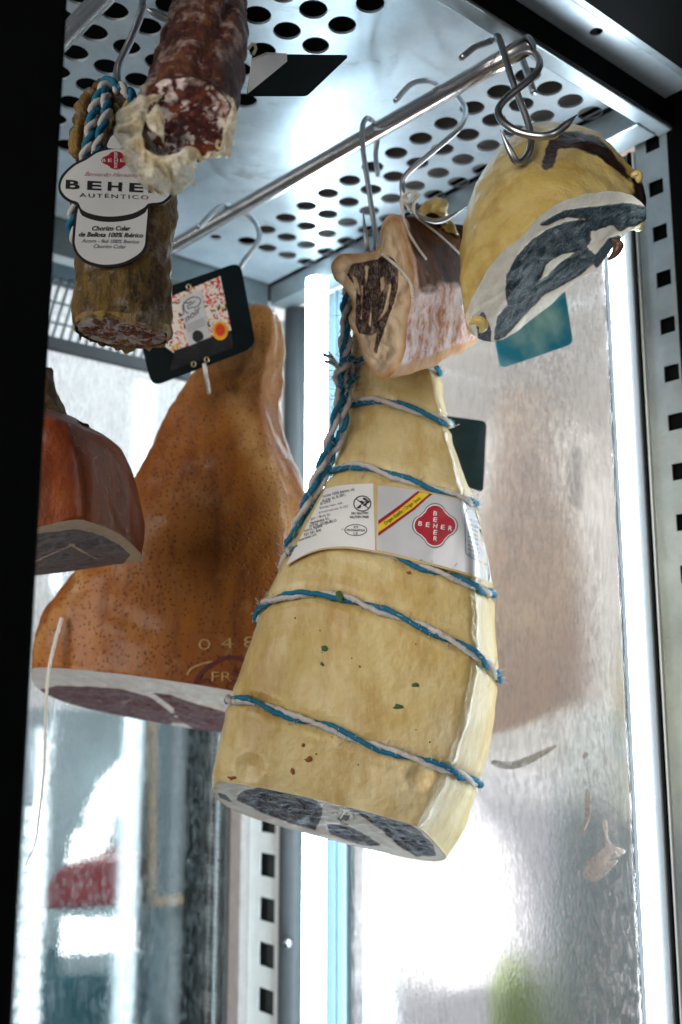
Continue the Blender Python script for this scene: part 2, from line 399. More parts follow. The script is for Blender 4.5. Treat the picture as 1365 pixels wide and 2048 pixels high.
SECT = [(-1, .25), (-.96, -.42), (-.84, -.74), (-.35, -.95), (.2, -1.0), (.58, -.93), (.70, -.84), (.77, -.66), (.93, -.05), (1, .40), (.86, .82), (.45, 1.0), (-.3, 1.0), (-.82, .76)]
OVAL = [(-math.cos(i * math.tau / 12), -math.sin(i * math.tau / 12)) for i in range(12)]
def ring(L, R, Y, D, sect=OVAL, pitch=0.0, dy=0):
    """section through silhouettes L and R (pixels), Y metres away, half depth D, dropping by pitch towards the back"""
    a, b = P(*L, Y), P(*R, Y); c = (a + b) / 2; h = (b - a) / 2
    c = c + Vector((0, 0, dy))
    return [tuple(c + h * u + Vector((0, 1, -pitch)) * (w_ * D)) for u, w_ in sect]
def sdist(polys, p):
    """positive inside any polygon, negative outside (pixels)"""
    best = -1e9; x, y = p
    for poly in polys:
        inside = False; dmin = 1e9; n = len(poly)
        for i in range(n):
            x1, y1 = poly[i]; x2, y2 = poly[(i + 1) % n]
            if (y1 > y) != (y2 > y) and x < (x2 - x1) * (y - y1) / (y2 - y1) + x1: inside = not inside
            dx, dy = x2 - x1, y2 - y1; t = max(0, min(1, ((x - x1) * dx + (y - y1) * dy) / (dx * dx + dy * dy + 1e-9)))
            dmin = min(dmin, math.hypot(x - x1 - t * dx, y - y1 - t * dy))
        best = max(best, dmin if inside else -dmin)
    return best
def musc(V, polys, holes=(), k=6.0):
    out = []
    for v in V:
        p = proj(v); s = sdist(polys, p)
        if holes: s = min(s, -sdist(holes, p))
        out.append(max(-3, min(3, s / k)))
    return out
def tube(path, r, n=10, closed=False, taper=None):
    path = [Vector(p) for p in path]; m = len(path); V = []; Fc = []
    t = (path[1] - path[0]).normalized(); up = Vector((0, 0, 1)) if abs(t.z) < .9 else Vector((1, 0, 0))
    nrm = t.cross(up).normalized()
    for i, p in enumerate(path):
        if closed: t = (path[(i + 1) % m] - path[i - 1]).normalized()
        else: t = (path[min(i + 1, m - 1)] - path[max(i - 1, 0)]).normalized()
        nrm = (nrm - t * nrm.dot(t)).normalized(); bn = t.cross(nrm)
        rr = r if taper is None else r * taper(i / (m - 1))
        for k in range(n):
            an = k * math.tau / n; V.append(p + nrm * (rr * math.cos(an)) + bn * (rr * math.sin(an)))
    for i in range(m if closed else m - 1):
        for k in range(n):
            a = i * n + k; b = i * n + (k + 1) % n; c = ((i + 1) % m) * n
            Fc.append((a, b, c + (k + 1) % n, c + k))
    if not closed:
        Fc.append(tuple(range(n - 1, -1, -1))); Fc.append(tuple((m - 1) * n + k for k in range(n)))
    return V, Fc
def tube3(pxpath, r, n=10, sub=8, taper=None):
    return tube([Vector(p) for p in catmull([P(*q) for q in pxpath], sub)], r, n, False, taper)
def resample(path, step):
    path = [Vector(p) for p in path]; out = [path[0]]; acc = 0
    for a, b in zip(path, path[1:]):
        d = (b - a).length
        while acc + d >= step:
            a = a + (b - a) * ((step - acc) / d); d = (b - a).length; out.append(a.copy()); acc = 0
        acc += d
    return out
def rope(path, parent, r=.0042, turn=.042, phase=0.0, name='cord', closed=False, out=None):
    """two twisted strands, one white and one blue"""
    path = resample(path, .0022); m = len(path)
    V = {0: [], 1: []}
    t = (path[1] - path[0]).normalized(); nrm = t.orthogonal().normalized(); fr = []
    for i, p in enumerate(path):
        t = (path[min(i + 1, m - 1)] - path[max(i - 1, 0)]).normalized()
        nrm = (nrm - t * nrm.dot(t)).normalized(); fr.append((nrm.copy(), t.cross(nrm)))
    for s in (0, 1):
        pts = []
        for i, p in enumerate(path):
            an = phase + math.pi * s + math.tau * i * .0022 / turn
            q = p + (fr[i][0] * math.cos(an) + fr[i][1] * math.sin(an)) * (r * .52)
            q += Vector((fbm(p + Vector((s * 3, 0, 0)), 180, 2), fbm(p + Vector((5, s * 3, 0)), 180, 2), fbm(p + Vector((0, 9, s)), 180, 2))) * (r * .26)
            pts.append(q)
        Vv, Ff = tube(pts, r * .62, 8, False, lambda x, s=s: 1 + .24 * fbm((x * 40, s, 0), 1, 2))
        mesh(name, Vv, Ff, 'yarn_blue' if s else 'yarn_white', parent)
def fuzz(path, parent, n, ln, spread, mat='yarn_white', name='fibre', seed=1):
    """stray fibres standing off a cord, one mesh"""
    rnd = random.Random(seed); V = []; Fc = []
    for k in range(n):
        p = Vector(path[rnd.randrange(len(path))]) + Vector([rnd.uniform(-1, 1) * spread for _ in range(3)])
        d = Vector([rnd.gauss(0, 1) for _ in range(3)]).normalized(); e = Vector([rnd.gauss(0, 1) for _ in range(3)]).normalized()
        q = [p + d * (ln * s) + e * (ln * .6 * s * s) for s in (0, .35, .7, 1.0)]
        v, f = tube(q, .0003, 3); o = len(V); V += v; Fc += [tuple(i + o for i in x) for x in f]
    return tag(mesh(name, V, Fc, mat, parent), kind='stuff')
def box(a0, a1, b0, b1, z0, z1):
    V = [W(a, b, z) for a in (a0, a1) for b in (b0, b1) for z in (z0, z1)]
    Fc = [(0, 1, 3, 2), (4, 6, 7, 5), (0, 4, 5, 1), (2, 3, 7, 6), (0, 2, 6, 4), (1, 5, 7, 3)]
    return V, Fc
def cabinet_box(name, mat, rng, parent, bevel=.0015):
    V, Fc = box(*rng); o = mesh(name, V, Fc, mat, parent, False)
    bm = bmesh.new(); bm.from_mesh(o.data); bmesh.ops.recalc_face_normals(bm, faces=bm.faces)
    if bevel: bmesh.ops.bevel(bm, geom=bm.edges[:], offset=bevel, segments=2, affect='EDGES', profile=.6)
    bm.to_mesh(o.data); bm.free()
    return o
def sheet_with_holes(u0, u1, v0, v1, loops, place, thick, nrm, extra=()):
    """flat plate with real openings; place(u, v) gives the point, nrm the thickness direction"""
    pts = [(u0, v0), (u1, v0), (u1, v1), (u0, v1)]; edges = [(0, 1), (1, 2), (2, 3), (3, 0)]; inner = []
    for lp in loops:
        s = len(pts); pts += list(lp); edges += [(s + i, s + (i + 1) % len(lp)) for i in range(len(lp))]; inner.append((s, len(lp)))
    v2, e2, f2, ov, oe, of = delaunay_2d_cdt([Vector(p) for p in pts], edges, [], 1, 1e-6)
    def in_hole(c):
        for lp in loops:
            x0 = min(p[0] for p in lp); x1 = max(p[0] for p in lp); y0 = min(p[1] for p in lp); y1 = max(p[1] for p in lp)
            if x0 < c[0] < x1 and y0 < c[1] < y1:
                ins = False
                for i in range(len(lp)):
                    (ax, ay), (bx, by) = lp[i], lp[(i + 1) % len(lp)]
                    if (ay > c[1]) != (by > c[1]) and c[0] < (bx - ax) * (c[1] - ay) / (by - ay) + ax: ins = not ins
                if ins: return True
        return False
    V = [place(p[0], p[1]) for p in v2]; nb = len(V); V += [p + nrm * thick for p in V]; Fc = []
    for f in f2:
        c = sum((v2[i] for i in f), Vector((0, 0))) / len(f)
        if in_hole(c): continue
        Fc.append(tuple(f)); Fc.append(tuple(i + nb for i in reversed(f)))
    idx = {}
    for i, src in enumerate(ov):
        for s in src: idx[s] = i
    for a, b in edges:
        a, b = idx[a], idx[b]; Fc.append((a, b, b + nb, a + nb))
    return V, Fc

# surfaces seen through a pixel: a surface maps (px, py) to the point lying there
class Surf:
    c = None
    def __init__(s, V=None, Fc=None, bvh=None): s.b = bvh or BVHTree.FromPolygons([tuple(v) for v in V], Fc)
    def front(s, px, py, off=0.0):
        d = ray(px, py).normalized(); h = s.b.ray_cast(ORG, d)
        if h[0] is None: return None
        return h[0] - d * off
    def back(s, px, py, off=0.0):
        d = ray(px, py).normalized(); h = s.b.ray_cast(ORG + d * 6, -d)
        return None if h[0] is None else h[0] + d * off
    def wrap(s, p, off):
        h = s.b.find_nearest(Vector(p)); n = h[1]
        if s.c is not None and n.dot(h[0] - s.c) < 0: n = -n
        return h[0] + n * off
class Plane:
    def __init__(s, p0, n): s.p0 = Vector(p0); s.n = Vector(n).normalized()
    def front(s, px, py, off=0.0):
        d = ray(px, py); t = (s.p0 - ORG).dot(s.n) / d.dot(s.n); p = ORG + d * t
        sg = -1 if d.dot(s.n) > 0 else 1
        return p + s.n * (sg * off)
def fill2d(loop, step=None, holes=()):
    """triangulate a 2-D outline, with inner points if step is given"""
    pts = [Vector(p) for p in loop]; n = len(pts); edges = [(i, (i + 1) % n) for i in range(n)]
    lp = [tuple(p) for p in loop]
    if step:
        x0, x1 = min(p.x for p in pts), max(p.x for p in pts); y0, y1 = min(p.y for p in pts), max(p.y for p in pts)
        x = x0 + step / 2
        while x < x1:
            y = y0 + step / 2
            while y < y1:
                if sdist([lp], (x, y)) > step * .4: pts.append(Vector((x, y)))
                y += step
            x += step
    v, e, f, *_ = delaunay_2d_cdt(pts, edges, [], 1, 1e-6)
    f = [t for t in f if sdist([lp], tuple(sum((v[i] for i in t), Vector((0, 0))) / len(t))) > 0]
    return [tuple(p) for p in v], [tuple(t) for t in f]
def decal(name, loop, surf, off, mat, parent, step=None, label=None, thick=0.0):
    v, f = fill2d(loop, step); V = [surf.front(x, y, off) for x, y in v]
    if thick:
        nb = len(V); n = len(loop); V += [surf.front(x, y, off - thick) for x, y in v]
        f = f + [tuple(i + nb for i in reversed(t)) for t in f]
        f += [(i, (i + 1) % n, (i + 1) % n + nb, i + nb) for i in range(n)]
    return mesh(name, V, f, mat, parent, False, label=label)
TXT = {}
def text2d(s, bold=0.0, shear=0.0, space=1.0):
    key = (s, bold, shear, space)
    if key in TXT: return TXT[key]
    c = bpy.data.curves.new('t', 'FONT'); c.body = s; c.size = 1; c.offset = bold; c.shear = shear; c.resolution_u = 3; c.space_character = space; c.fill_mode = 'FRONT'
    o = bpy.data.objects.new('t', c); COL.objects.link(o)
    dg = bpy.context.evaluated_depsgraph_get(); m = bpy.data.meshes.new_from_object(o.evaluated_get(dg))
    V = [(v.co.x, v.co.y) for v in m.vertices]; Fc = [tuple(p.vertices) for p in m.polygons]
    bpy.data.objects.remove(o); bpy.data.curves.remove(c); bpy.data.meshes.remove(m)
    TXT[key] = (V, Fc); return V, Fc
def text(name, s, a, b, height, surf, off, mat, parent, bold=0.0, shear=0.0, space=1.0, warp=None, vert=None):
    """text fitted between a and b (pixels, baseline); height = capital height in pixels; warp maps a flat point to pixels"""
    V, Fc = text2d(s, bold, shear, space)
    x0, x1 = min(v[0] for v in V), max(v[0] for v in V)
    ax, ay = a; bx, by = b; L = math.hypot(bx - ax, by - ay); ux, uy = (bx - ax) / L, (by - ay) / L
    vx, vy = vert or (uy, -ux); cap_h = .70
    out = []
    for x, y in V:
        s_ = (x - x0) / (x1 - x0) * L; h = y / cap_h * height
        q = (ax + ux * s_ + vx * h, ay + uy * s_ + vy * h)
        if warp: q = warp(*q)
        p = surf.front(q[0], q[1], off)
        out.append(p if p is not None else Vector((0, 0, 0)))
    return mesh(name, out, Fc, mat, parent, False)
def stroke2d(path, wd):
    """a line of width wd as a 2-D strip"""
    V = []; n = len(path)
    for i in range(n):
        x0, y0 = path[max(i - 1, 0)]; x1, y1 = path[min(i + 1, n - 1)]; l = math.hypot(x1 - x0, y1 - y0) + 1e-9
        nx, ny = -(y1 - y0) / l * wd / 2, (x1 - x0) / l * wd / 2
        V += [(path[i][0] + nx, path[i][1] + ny), (path[i][0] - nx, path[i][1] - ny)]
    return V, [(2 * i, 2 * i + 1, 2 * i + 3, 2 * i + 2) for i in range(n - 1)]
def stroke(name, path, wd, surf, off, mat, parent, warp=None):
    v, f = stroke2d([tuple(p) for p in path], wd)
    if warp: v = [warp(*q) for q in v]
    V = [surf.front(x, y, off) for x, y in v]
    if any(p is None for p in V): return None
    return mesh(name, V, f, mat, parent, False)
def ell(cx, cy, rx, ry, n=28, a0=0, a1=math.tau): return [(cx + rx * math.cos(a0 + (a1 - a0) * i / n), cy + ry * math.sin(a0 + (a1 - a0) * i / n)) for i in range(n + (0 if a1 - a0 >= math.tau - 1e-6 else 1))]
def quatrefoil(cx, cy, rx, ry, k=1.0, n=12):
    out = []
    for q in range(4):
        c = q * math.pi / 2
        for i in range(n):
            an = c - 1.25 + 2.5 * i / (n - 1)
            out.append((cx + k * rx * (.52 * math.cos(c) + .48 * math.cos(an)), cy + k * ry * (.52 * math.sin(c) + .48 * math.sin(an))))
    return out
# ================================================================== room behind the glass
def slab(name, corners, depth, mat, parent=None, bevel=.01, smooth=False):
    """solid panel: front corners (pixels + distance), given real thickness away from the viewer"""
    fr = [P(*c) for c in corners]; V = fr + [p + Vector((0, depth, 0)) for p in fr]; n = len(fr)
    Fc = [tuple(range(n)), tuple(range(2 * n - 1, n - 1, -1))] + [(i, i + n, (i + 1) % n + n, (i + 1) % n) for i in range(n)]
    o = mesh(name, V, Fc, mat, parent, smooth)
    if bevel:
        bm = bmesh.new(); bm.from_mesh(o.data); bmesh.ops.recalc_face_normals(bm, faces=bm.faces)
        bmesh.ops.bevel(bm, geom=bm.edges[:], offset=bevel, segments=4, affect='EDGES', profile=.5)
        bm.to_mesh(o.data); bm.free()
    return o
plain('room_plaster', (.66, .60, .56), .8, 0, .06, 4)
plain('room_plaster_cool', (.72, .74, .76), .8, 0, .05, 4)
plain('slate_paint', (.055, .075, .082), .6, 0, .2, 5)
plain('teal_paint', (.0, .10, .14), .5, 0, .15, 5)
plain('grey_teal_paint', (.30, .40, .44), .5, 0, .15, 4)
plain('red_leather', (.26, .012, .02), .4, 0, .2, 20)
plain('oak', (.42, .27, .12), .5, 0, .2, 20)
plain('lime_plastic', (.48, .72, .03), .4, 0, .1)
emit('window_daylight', (1.0, .94, .96), 2.2); emit('added_window_glow', (.98, .93, 1.0), .80); emit('window_daylight_cool', (.94, 1.0, 1.0), 2.4)
emit('light_curtain', (.80, .97, 1.0), 1.15)
YB = 3.4
rb = mesh('back_wall', [P(-500, 3000, 3.9), P(640, 3000, 3.9), P(640, -1500, 3.9), P(-500, -1500, 3.9)] +
          [P(-500, 3000, 3.9) + Vector((0, .15, 0)), P(640, 3000, 3.9) + Vector((0, .15, 0)), P(640, -1500, 3.9) + Vector((0, .15, 0)), P(-500, -1500, 3.9) + Vector((0, .15, 0))],
          [(0, 1, 2, 3), (7, 6, 5, 4), (0, 4, 5, 1), (1, 5, 6, 2), (2, 6, 7, 3), (3, 7, 4, 0)], 'room_plaster_cool', None, False); tag(rb, kind='structure')
rw = slab('side_wall', [(640, 3000, 3.2), (1900, 3000, 3.2), (1900, -800, 3.2), (640, -800, 3.2)], .15, 'room_plaster', None, 0); tag(rw, kind='structure')
area('back_wall_fill', (-.6, 2.4, 3.1), (-.7, 3.9, 2.1), (1.2, .6), 30, (.96, .98, 1.0))  # unseen lamp added to brighten the back wall
area('side_wall_fill', (1.6, 1.9, 2.9), (.9, 3.2, 1.3), (1.0, .6), 24, (1.0, .90, .84))  # unseen lamp added to brighten the wall and things behind the side glass
# dark panelling, picture, windows, sofa, counter
t = slab('wall_panelling', [(262, 2600, 3.55), (560, 2600, 3.55), (560, 1330, 3.55), (262, 1330, 3.55)], .12, 'slate_paint', None, .005)
tag(t, 'tall slate grey panel behind the damp glass, left of the corner post', 'wall panel')
pf = thing('picture_frame', P(355, 1640, 3.5), 'pale wooden picture frame on the dark panel behind the glass', 'picture frame')
for nm, c in (('frame_side', [(298, 1812), (312, 1804), (312, 1440), (300, 1440)]), ('frame_rail', [(298, 1816), (410, 1805), (410, 1786), (298, 1797)])):
    slab(nm, [(x, y, 3.5) for x, y in c], .03, 'oak', pf, .004)
slab('picture', [(314, 1790, 3.51), (410, 1784, 3.51), (410, 1440, 3.51), (314, 1440, 3.51)], .02, 'slate_paint', pf, 0)
t = slab('grey_partition', [(20, 2600, 3.72), (262, 2600, 3.72), (262, 1425, 3.72), (20, 1415, 3.72)], .1, 'grey_teal_paint', None, .005)
tag(t, 'grey teal partition behind the glass at lower left', 'partition')
wb = thing('window', P(200, 1650, YB + .2), 'bright blown out window opening above the red sofa behind the glass', 'window')
slab('pane', [(170, 1730, 3.6), (205, 1700, 3.6), (222, 1640, 3.6), (262, 1590, 3.6), (275, 1505, 3.6), (250, 1515, 3.6), (200, 1560, 3.6), (172, 1620, 3.6)], .03, 'window_daylight_cool', wb, 0)
slab('pane', [(132, 1738, 3.6), (160, 1730, 3.6), (162, 1655, 3.6), (148, 1670, 3.6)], .03, 'window_daylight_cool', wb, 0)
wb = thing('window', P(200, 1900, YB + .2), 'square bright window between red sofa and teal counter', 'window')
slab('pane', [(160, 1936, 3.6), (258, 1932, 3.6), (264, 1840, 3.6), (163, 1838, 3.6)], .03, 'window_daylight_cool', wb, 0)
slab('pane', [(121, 1960, 3.6), (150, 1955, 3.6), (156, 1836, 3.6), (124, 1836, 3.6)], .03, 'window_daylight_cool', wb, 0)
t = slab('sofa', [(86, 1822, 3.4), (262, 1815, 3.4), (262, 1712, 3.4), (190, 1722, 3.4), (110, 1742, 3.4), (90, 1775, 3.4)], .5, 'red_leather', None, .02)
tag(t, 'dark red sofa back seen blurred through the damp glass', 'sofa')
t = slab('counter', [(20, 2500, 3.3), (258, 2500, 3.3), (258, 1945, 3.3), (20, 1962, 3.3)], .5, 'teal_paint', None, .01)
tag(t, 'deep teal counter at the bottom left behind the glass', 'counter')
lc = thing('light_curtain', P(65, 2000, 3.2), 'column of blurred white lamps beside the black door frame', 'lamp')
for k in range(14):
    for c in range(2):
        x = 47 + c * 24 - k * 1.1; y = 1615 + k * 34
        slab('lamp', [(x, y + 24, 3.2), (x + 19, y + 24, 3.2), (x + 19, y, 3.2), (x, y, 3.2)], .02, 'light_curtain', lc, 0)
wr = thing('window', P(860, 1780, 3.1), 'large overexposed window behind the fogged side glass', 'window')
slab('pane', [(740, 1960, 3.1), (900, 1985, 3.1), (1030, 1960, 3.1), (1060, 1850, 3.1), (1030, 1700, 3.1), (950, 1600, 3.1), (840, 1570, 3.1), (740, 1580, 3.1)], .04, 'window_daylight', wr, 0)
slab('pane', [(650, 2350, 3.14), (1120, 2350, 3.14), (1125, 1560, 3.14), (1040, 1525, 3.14), (650, 1525, 3.14)], .03, 'added_window_glow', wr, 0)  # glowing sheet added around the window to brighten the lower glass
t = slab('stool', [(985, 2300, 2.9), (1100, 2300, 2.9), (1090, 1985, 2.9), (1062, 1940, 2.9), (1035, 1935, 2.9), (1005, 2000, 2.9)], .2, 'lime_plastic', None, .01)
tag(t, 'lime green seat glimpsed through the fogged side glass at the bottom', 'stool')
plain('pale_teal_paint', (.52, .64, .68), .5, 0, .1, 4)
t = slab('cupboard', [(1095, 2600, 3.0), (1500, 2600, 3.0), (1500, 1420, 3.0), (1190, 1420, 3.0), (1130, 1560, 3.0)], .15, 'pale_teal_paint', None, .01)
tag(t, 'grey teal cupboard behind the side glass at lower right', 'cupboard')

# ================================================================== cabinet
HC = .62
plain('dark_steel', (.10, .12, .13), .45, .3, .1)
cab = thing('display_cabinet', W(.86, .55, -.9), 'steel and glass refrigerated display cabinet with perforated ceiling', 'cabinet')
def circ(a, b, r, n=20): return [(a + r * math.cos(i * math.tau / n), b + r * math.sin(i * math.tau / n)) for i in range(n)]
HR = .0132
loops = []
for i in range(-3, 10):
    for j in range(-1, 6):
        loops.append(circ(.6555 + .0394 * i + .00008 * i * i, .517 - .0344 * j, HR))
for k in range(-3, 11):
    a_ = .6704 + .0385 * k + .00032 * k * k
    for j in range(4):
        loops.append(circ(a_ + .0004 * j, .7445 + .0346 * j, HR))
loops = [l for l in loops if max(p[0] for p in l) < 1.15 and min(p[0] for p in l) > .545]
loops.append(circ(1.105, .705, .008))
V, Fc = sheet_with_holes(.5445, 1.186, .10, .8535, loops, lambda a, b: W(a, b, HC), .0025, Vector((0, 0, 1)))
cp = mesh('ceiling_panel', V, Fc, 'galvanised_steel', cab, False)
V, Fc = sheet_with_holes(.4985, .5315, .10, .89, [circ(.512, .745, .0062)], lambda a, b: W(a, b, .6235), .0012, Vector((0, 0, 1)))
mesh('front_panel', V, Fc, 'galvanised_steel', cab, False)
cabinet_box('front_strip', 'frame_steel', (.4755, .4965, .10, .93, .619, .64), cab)
cabinet_box('fascia', 'black_frame', (.30, .474, -.2, 1.3, .60, .85), cab)
cabinet_box('plenum_cover', 'black_hollow', (.30, 1.5, -.2, .98, .80, .82), cab, 0)
cabinet_box('plenum_side', 'black_hollow', (.47, 1.5, .905, .97, .66, .80), cab, 0)
cabinet_box('plenum_side', 'black_hollow', (1.34, 1.42, -.1, .905, .70, .80), cab, 0)
plain('duct_grey', (.17, .155, .15), .6, 0, .2)
cabinet_box('air_duct', 'duct_grey', (.58, 1.2, .846, .90, .662, .72), cab)
cabinet_box('air_duct', 'black_hollow', (.60, 1.1, .30, .70, .70, .76), cab)
# beams round the ceiling
cabinet_box('front_beam', 'frame_steel', (.5305, .5478, .10, .902, .590, .6187), cab)
cabinet_box('beam_trim', 'black_frame', (.527, .5298, .10, .899, .592, .6187), cab, .0008)
cabinet_box('side_beam', 'frame_steel', (.546, 1.19, .859, .893, .588, .6185), cab)
cabinet_box('back_beam', 'dark_steel', (1.192, 1.222, .05, .8575, .585, .625), cab)
cabinet_box('back_ledge', 'white_plate', (1.224, 1.262, .05, .893, .592, .612), cab)
cabinet_box('back_ledge', 'aluminium_light', (1.30, 1.335, .05, .893, .590, .615), cab)
# hanging rails
def rail(a0, b0, a1, b1, z, r=.0086):
    V, Fc = tube([W(a0 + (a1 - a0) * i / 12, b0 + (b1 - b0) * i / 12, z) for i in range(13)], r, 24); return mesh('hanging_rail', V, Fc, 'rail_steel', cab)
RZ = .57
rail(.515, .650, 1.19, .6145, RZ)
rail(.546, .337, 1.19, .322, RZ)
# posts with square slots
def post_plate(a0, a1, b, zt, zb, slots, mat):
    V, Fc = sheet_with_holes(a0, a1, zb, zt, slots, lambda a, z: W(a, b, z), .0016, BX); return mesh('post_plate', V, Fc, mat, cab, False)
def sq(a, z, wa, wz): return [(a - wa, z - wz), (a + wa, z - wz), (a + wa, z + wz), (a - wa, z + wz)]
post_plate(.5385, .5772, .900, .66, -.8, [sq(.5555 - .0012 * k, .5862 - .0514 * k, .0085, .0085) for k in range(20)], 'frame_steel')
cabinet_box('post_channel', 'black_hollow', (.539, .577, .908, .93, -.8, .66), cab, 0)
cabinet_box('post_corner', 'black_frame', (.30, .5375, .898, 1.3, -.9, .8), cab)
cabinet_box('lit_edge_strip', 'white_plate', (.5788, .5806, .898, .904, -.8, .587), cab, .0004)  # white strip painting the plate edge as lit by the tube
cabinet_box('post_gasket', 'black_frame', (.5816, .5855, .897, .91, -.8, .587), cab, .0005)
cabinet_box('post_profile', 'aluminium_profile', (.5862, .5985, .899, .915, -.8, .587), cab, .002)
def led(a, b, r, zt, zb, mat='led_light'):
    V, Fc = tube([W(a, b, zb + (zt - zb) * i / 6) for i in range(7)], r, 16); o = mesh('led_tube', V, Fc, mat, cab)
led(.6066, .8985, .0078, .548, -.8)
led(1.066, .850, .0150, .586, -.8, 'led_light_wide')
cabinet_box('led_holder', 'white_plate', (1.106, 1.149, .901, .915, -.8, .587), cab)
cabinet_box('post_profile', 'aluminium_light', (1.058, 1.103, .896, .915, -.8, .587), cab, .003)
cabinet_box('post_profile', 'aluminium_light', (1.075, 1.079, .8925, .8958, -.8, .587), cab, .0006)
V, Fc = tube([W(1.178, .905, z) for z in (-.8, -.2, .3, .587)], .022, 24); mesh('post_column', V, Fc, 'aluminium_profile', cab)
V, Fc = tube([W(1.160, .879, -.318), W(1.164, .884, -.318)], .006, 12); mesh('screw', V, Fc, 'hook_steel', cab)
post_plate(1.2045, 1.278, .898, .58, -.8, [sq(1.2325, .5535 - .0601 * k, .0178, .0158) for k in range(22)], 'white_plate')
cabinet_box('post_channel', 'dark_channel', (1.205, 1.277, .915, .94, -.8, .58), cab, 0)
cabinet_box('gasket', 'grey_gasket', (1.2795, 1.326, .885, .91, -.8, .60), cab, .003)
cabinet_box('gasket_groove', 'black_frame', (1.328, 1.345, .89, .91, -.8, .60), cab, .001)
def bead_strip(a, b):
    V = []; Fc = []; z = -.8
    prof = []
    while z < .3:
        prof.append((z, .0042)); prof.append((z + .0035, .0052)); prof.append((z + .006, .0036)); z += .008
    V, Fc = tube([W(a, b, p[0]) for p in prof], 1.0, 8, False, None)
    n = 8
    for i, (zz, r) in enumerate(prof):
        c = W(a, b, zz)
        for k in range(n): V[i * n + k] = c + (V[i * n + k] - c) * r
    return mesh('bead_strip', V, Fc, 'white_plastic', cab)
bead_strip(1.352, .888); bead_strip(1.370, .886)
cabinet_box('back_profile', 'black_frame', (1.378, 1.40, .862, .91, -.8, .60), cab)
# panes
cabinet_box('glass_pane', 'fogged_side_glass', (.6275, 1.057, .903, .909, -.9, .60), cab, 0)
cabinet_box('glow_stop_strip', 'aluminium_profile', (.6155, .6270, .9065, .913, -.9, .60), cab, .001)  # dark strip added to narrow the tube's glow in the pane
cabinet_box('glass_pane', 'damp_back_glass', (1.306, 1.312, -.1, .880, -.9, .588), cab, 0)
# left door post
cabinet_box('door_post', 'black_frame', (.50, .56, -.25, .2166, -.9, .9), cab, .003)
# evaporator grille on the back wall
GA = 1.288
gr = thing('evaporator_grille', W(GA, .62, .50), 'blurred wire grille on the cabinet back behind the chorizo', 'grille')
for k in range(17):
    b_ = .545 + .0125 * k
    V, Fc = tube([W(GA, b_ - .01, .492), W(GA, b_ + .012, .585)], .0022, 8); mesh('grille_bar', V, Fc, 'aluminium_light', gr)
for z in (.515, .545, .572):
    V, Fc = tube([W(GA - .003, .53, z), W(GA - .003, .76, z + .002)], .0018, 8); mesh('cross_wire', V, Fc, 'aluminium_light', gr)
V, Fc = box(GA - .006, GA + .008, .50, .78, .478, .494); mesh('grille_rail', V, Fc, 'aluminium_profile', gr, False)
# ================================================================== meat hooks
HG = 'steel hooks in the cabinet'
def hook(pts, label, r=.0027, tip=True):
    o = thing('meat_hook', P(*pts[0]), label, 'hook', HG)
    V, Fc = tube3(pts, r, 12, 8, (lambda x: 1.0 if x < .93 else max(.12, (1 - x) / .07)) if tip else None)
    mesh('hook_wire', V, Fc, 'hook_steel', o); return o
hook([(757, 353, .99), (752, 310, .995), (757, 262, .985), (748, 246, .965), (735, 236, .945), (726, 250, .94), (725, 275, .94), (729, 318, .94), (741, 398, .94), (752, 476, .94), (750, 505, .94), (738, 508, .935), (733, 480, .93), (726, 418, .93)], 'straight long hook holding the cord of the pale half ham')
hook([(792, 202, .86), (821, 170, .875), (853, 161, .885), (875, 168, .915), (900, 182, .93), (914, 189, .925), (931, 221, .90), (918, 257, .88), (860, 308, .87), (815, 347, .865), (805, 369, .865), (811, 398, .865), (835, 430, .875), (882, 442, .885), (943, 405, .885)], 'wide bent hook above the rolled pancetta')
hook([(924, 116, .80), (950, 95, .81), (982, 82, .825), (995, 73, .81), (1003, 90, .80), (1025, 160, .79), (1058, 252, .785), (1060, 300, .78), (1040, 325, .775), (1026, 313, .77), (1001, 259, .765)], 'straight hook whose spike comes out of the yellow ham wedge', .0030)
hook([(1068, 186, .84), (1055, 145, .845), (1043, 108, .85), (1058, 100, .83), (1079, 121, .80), (1069, 150, .785), (1008, 202, .77), (998, 231, .765), (1024, 257, .758), (1060, 270, .755), (1100, 271, .752), (1129, 252, .757), (1155, 229, .762)], 'pointed open hook lying over the top of the yellow ham wedge', .0032)
hook([(398, 455, 1.10), (427, 424, 1.115), (451, 411, 1.13), (475, 418, 1.165), (506, 439, 1.165), (518, 462, 1.15), (515, 485, 1.14), (486, 526, 1.13), (470, 560, 1.125), (480, 600, 1.12), (500, 650, 1.12)], 'blurred hook above the black card on the orange ham', .0030)
hook([(300, -80, .75), (287, 0, .75), (282, 28, .748), (263, 77, .745), (238, 130, .735), (235, 158, .727), (242, 211, .722), (246, 240, .735)], 'bent hook going into the tied top of the chorizo', .0031)
hook([(470, -90, .66), (482, -20, .645), (476, 22, .632), (450, 50, .64), (400, 55, .65), (337, 39, .65), (293, 16, .645)], 'hook with its spike through the dark salami', .0028)

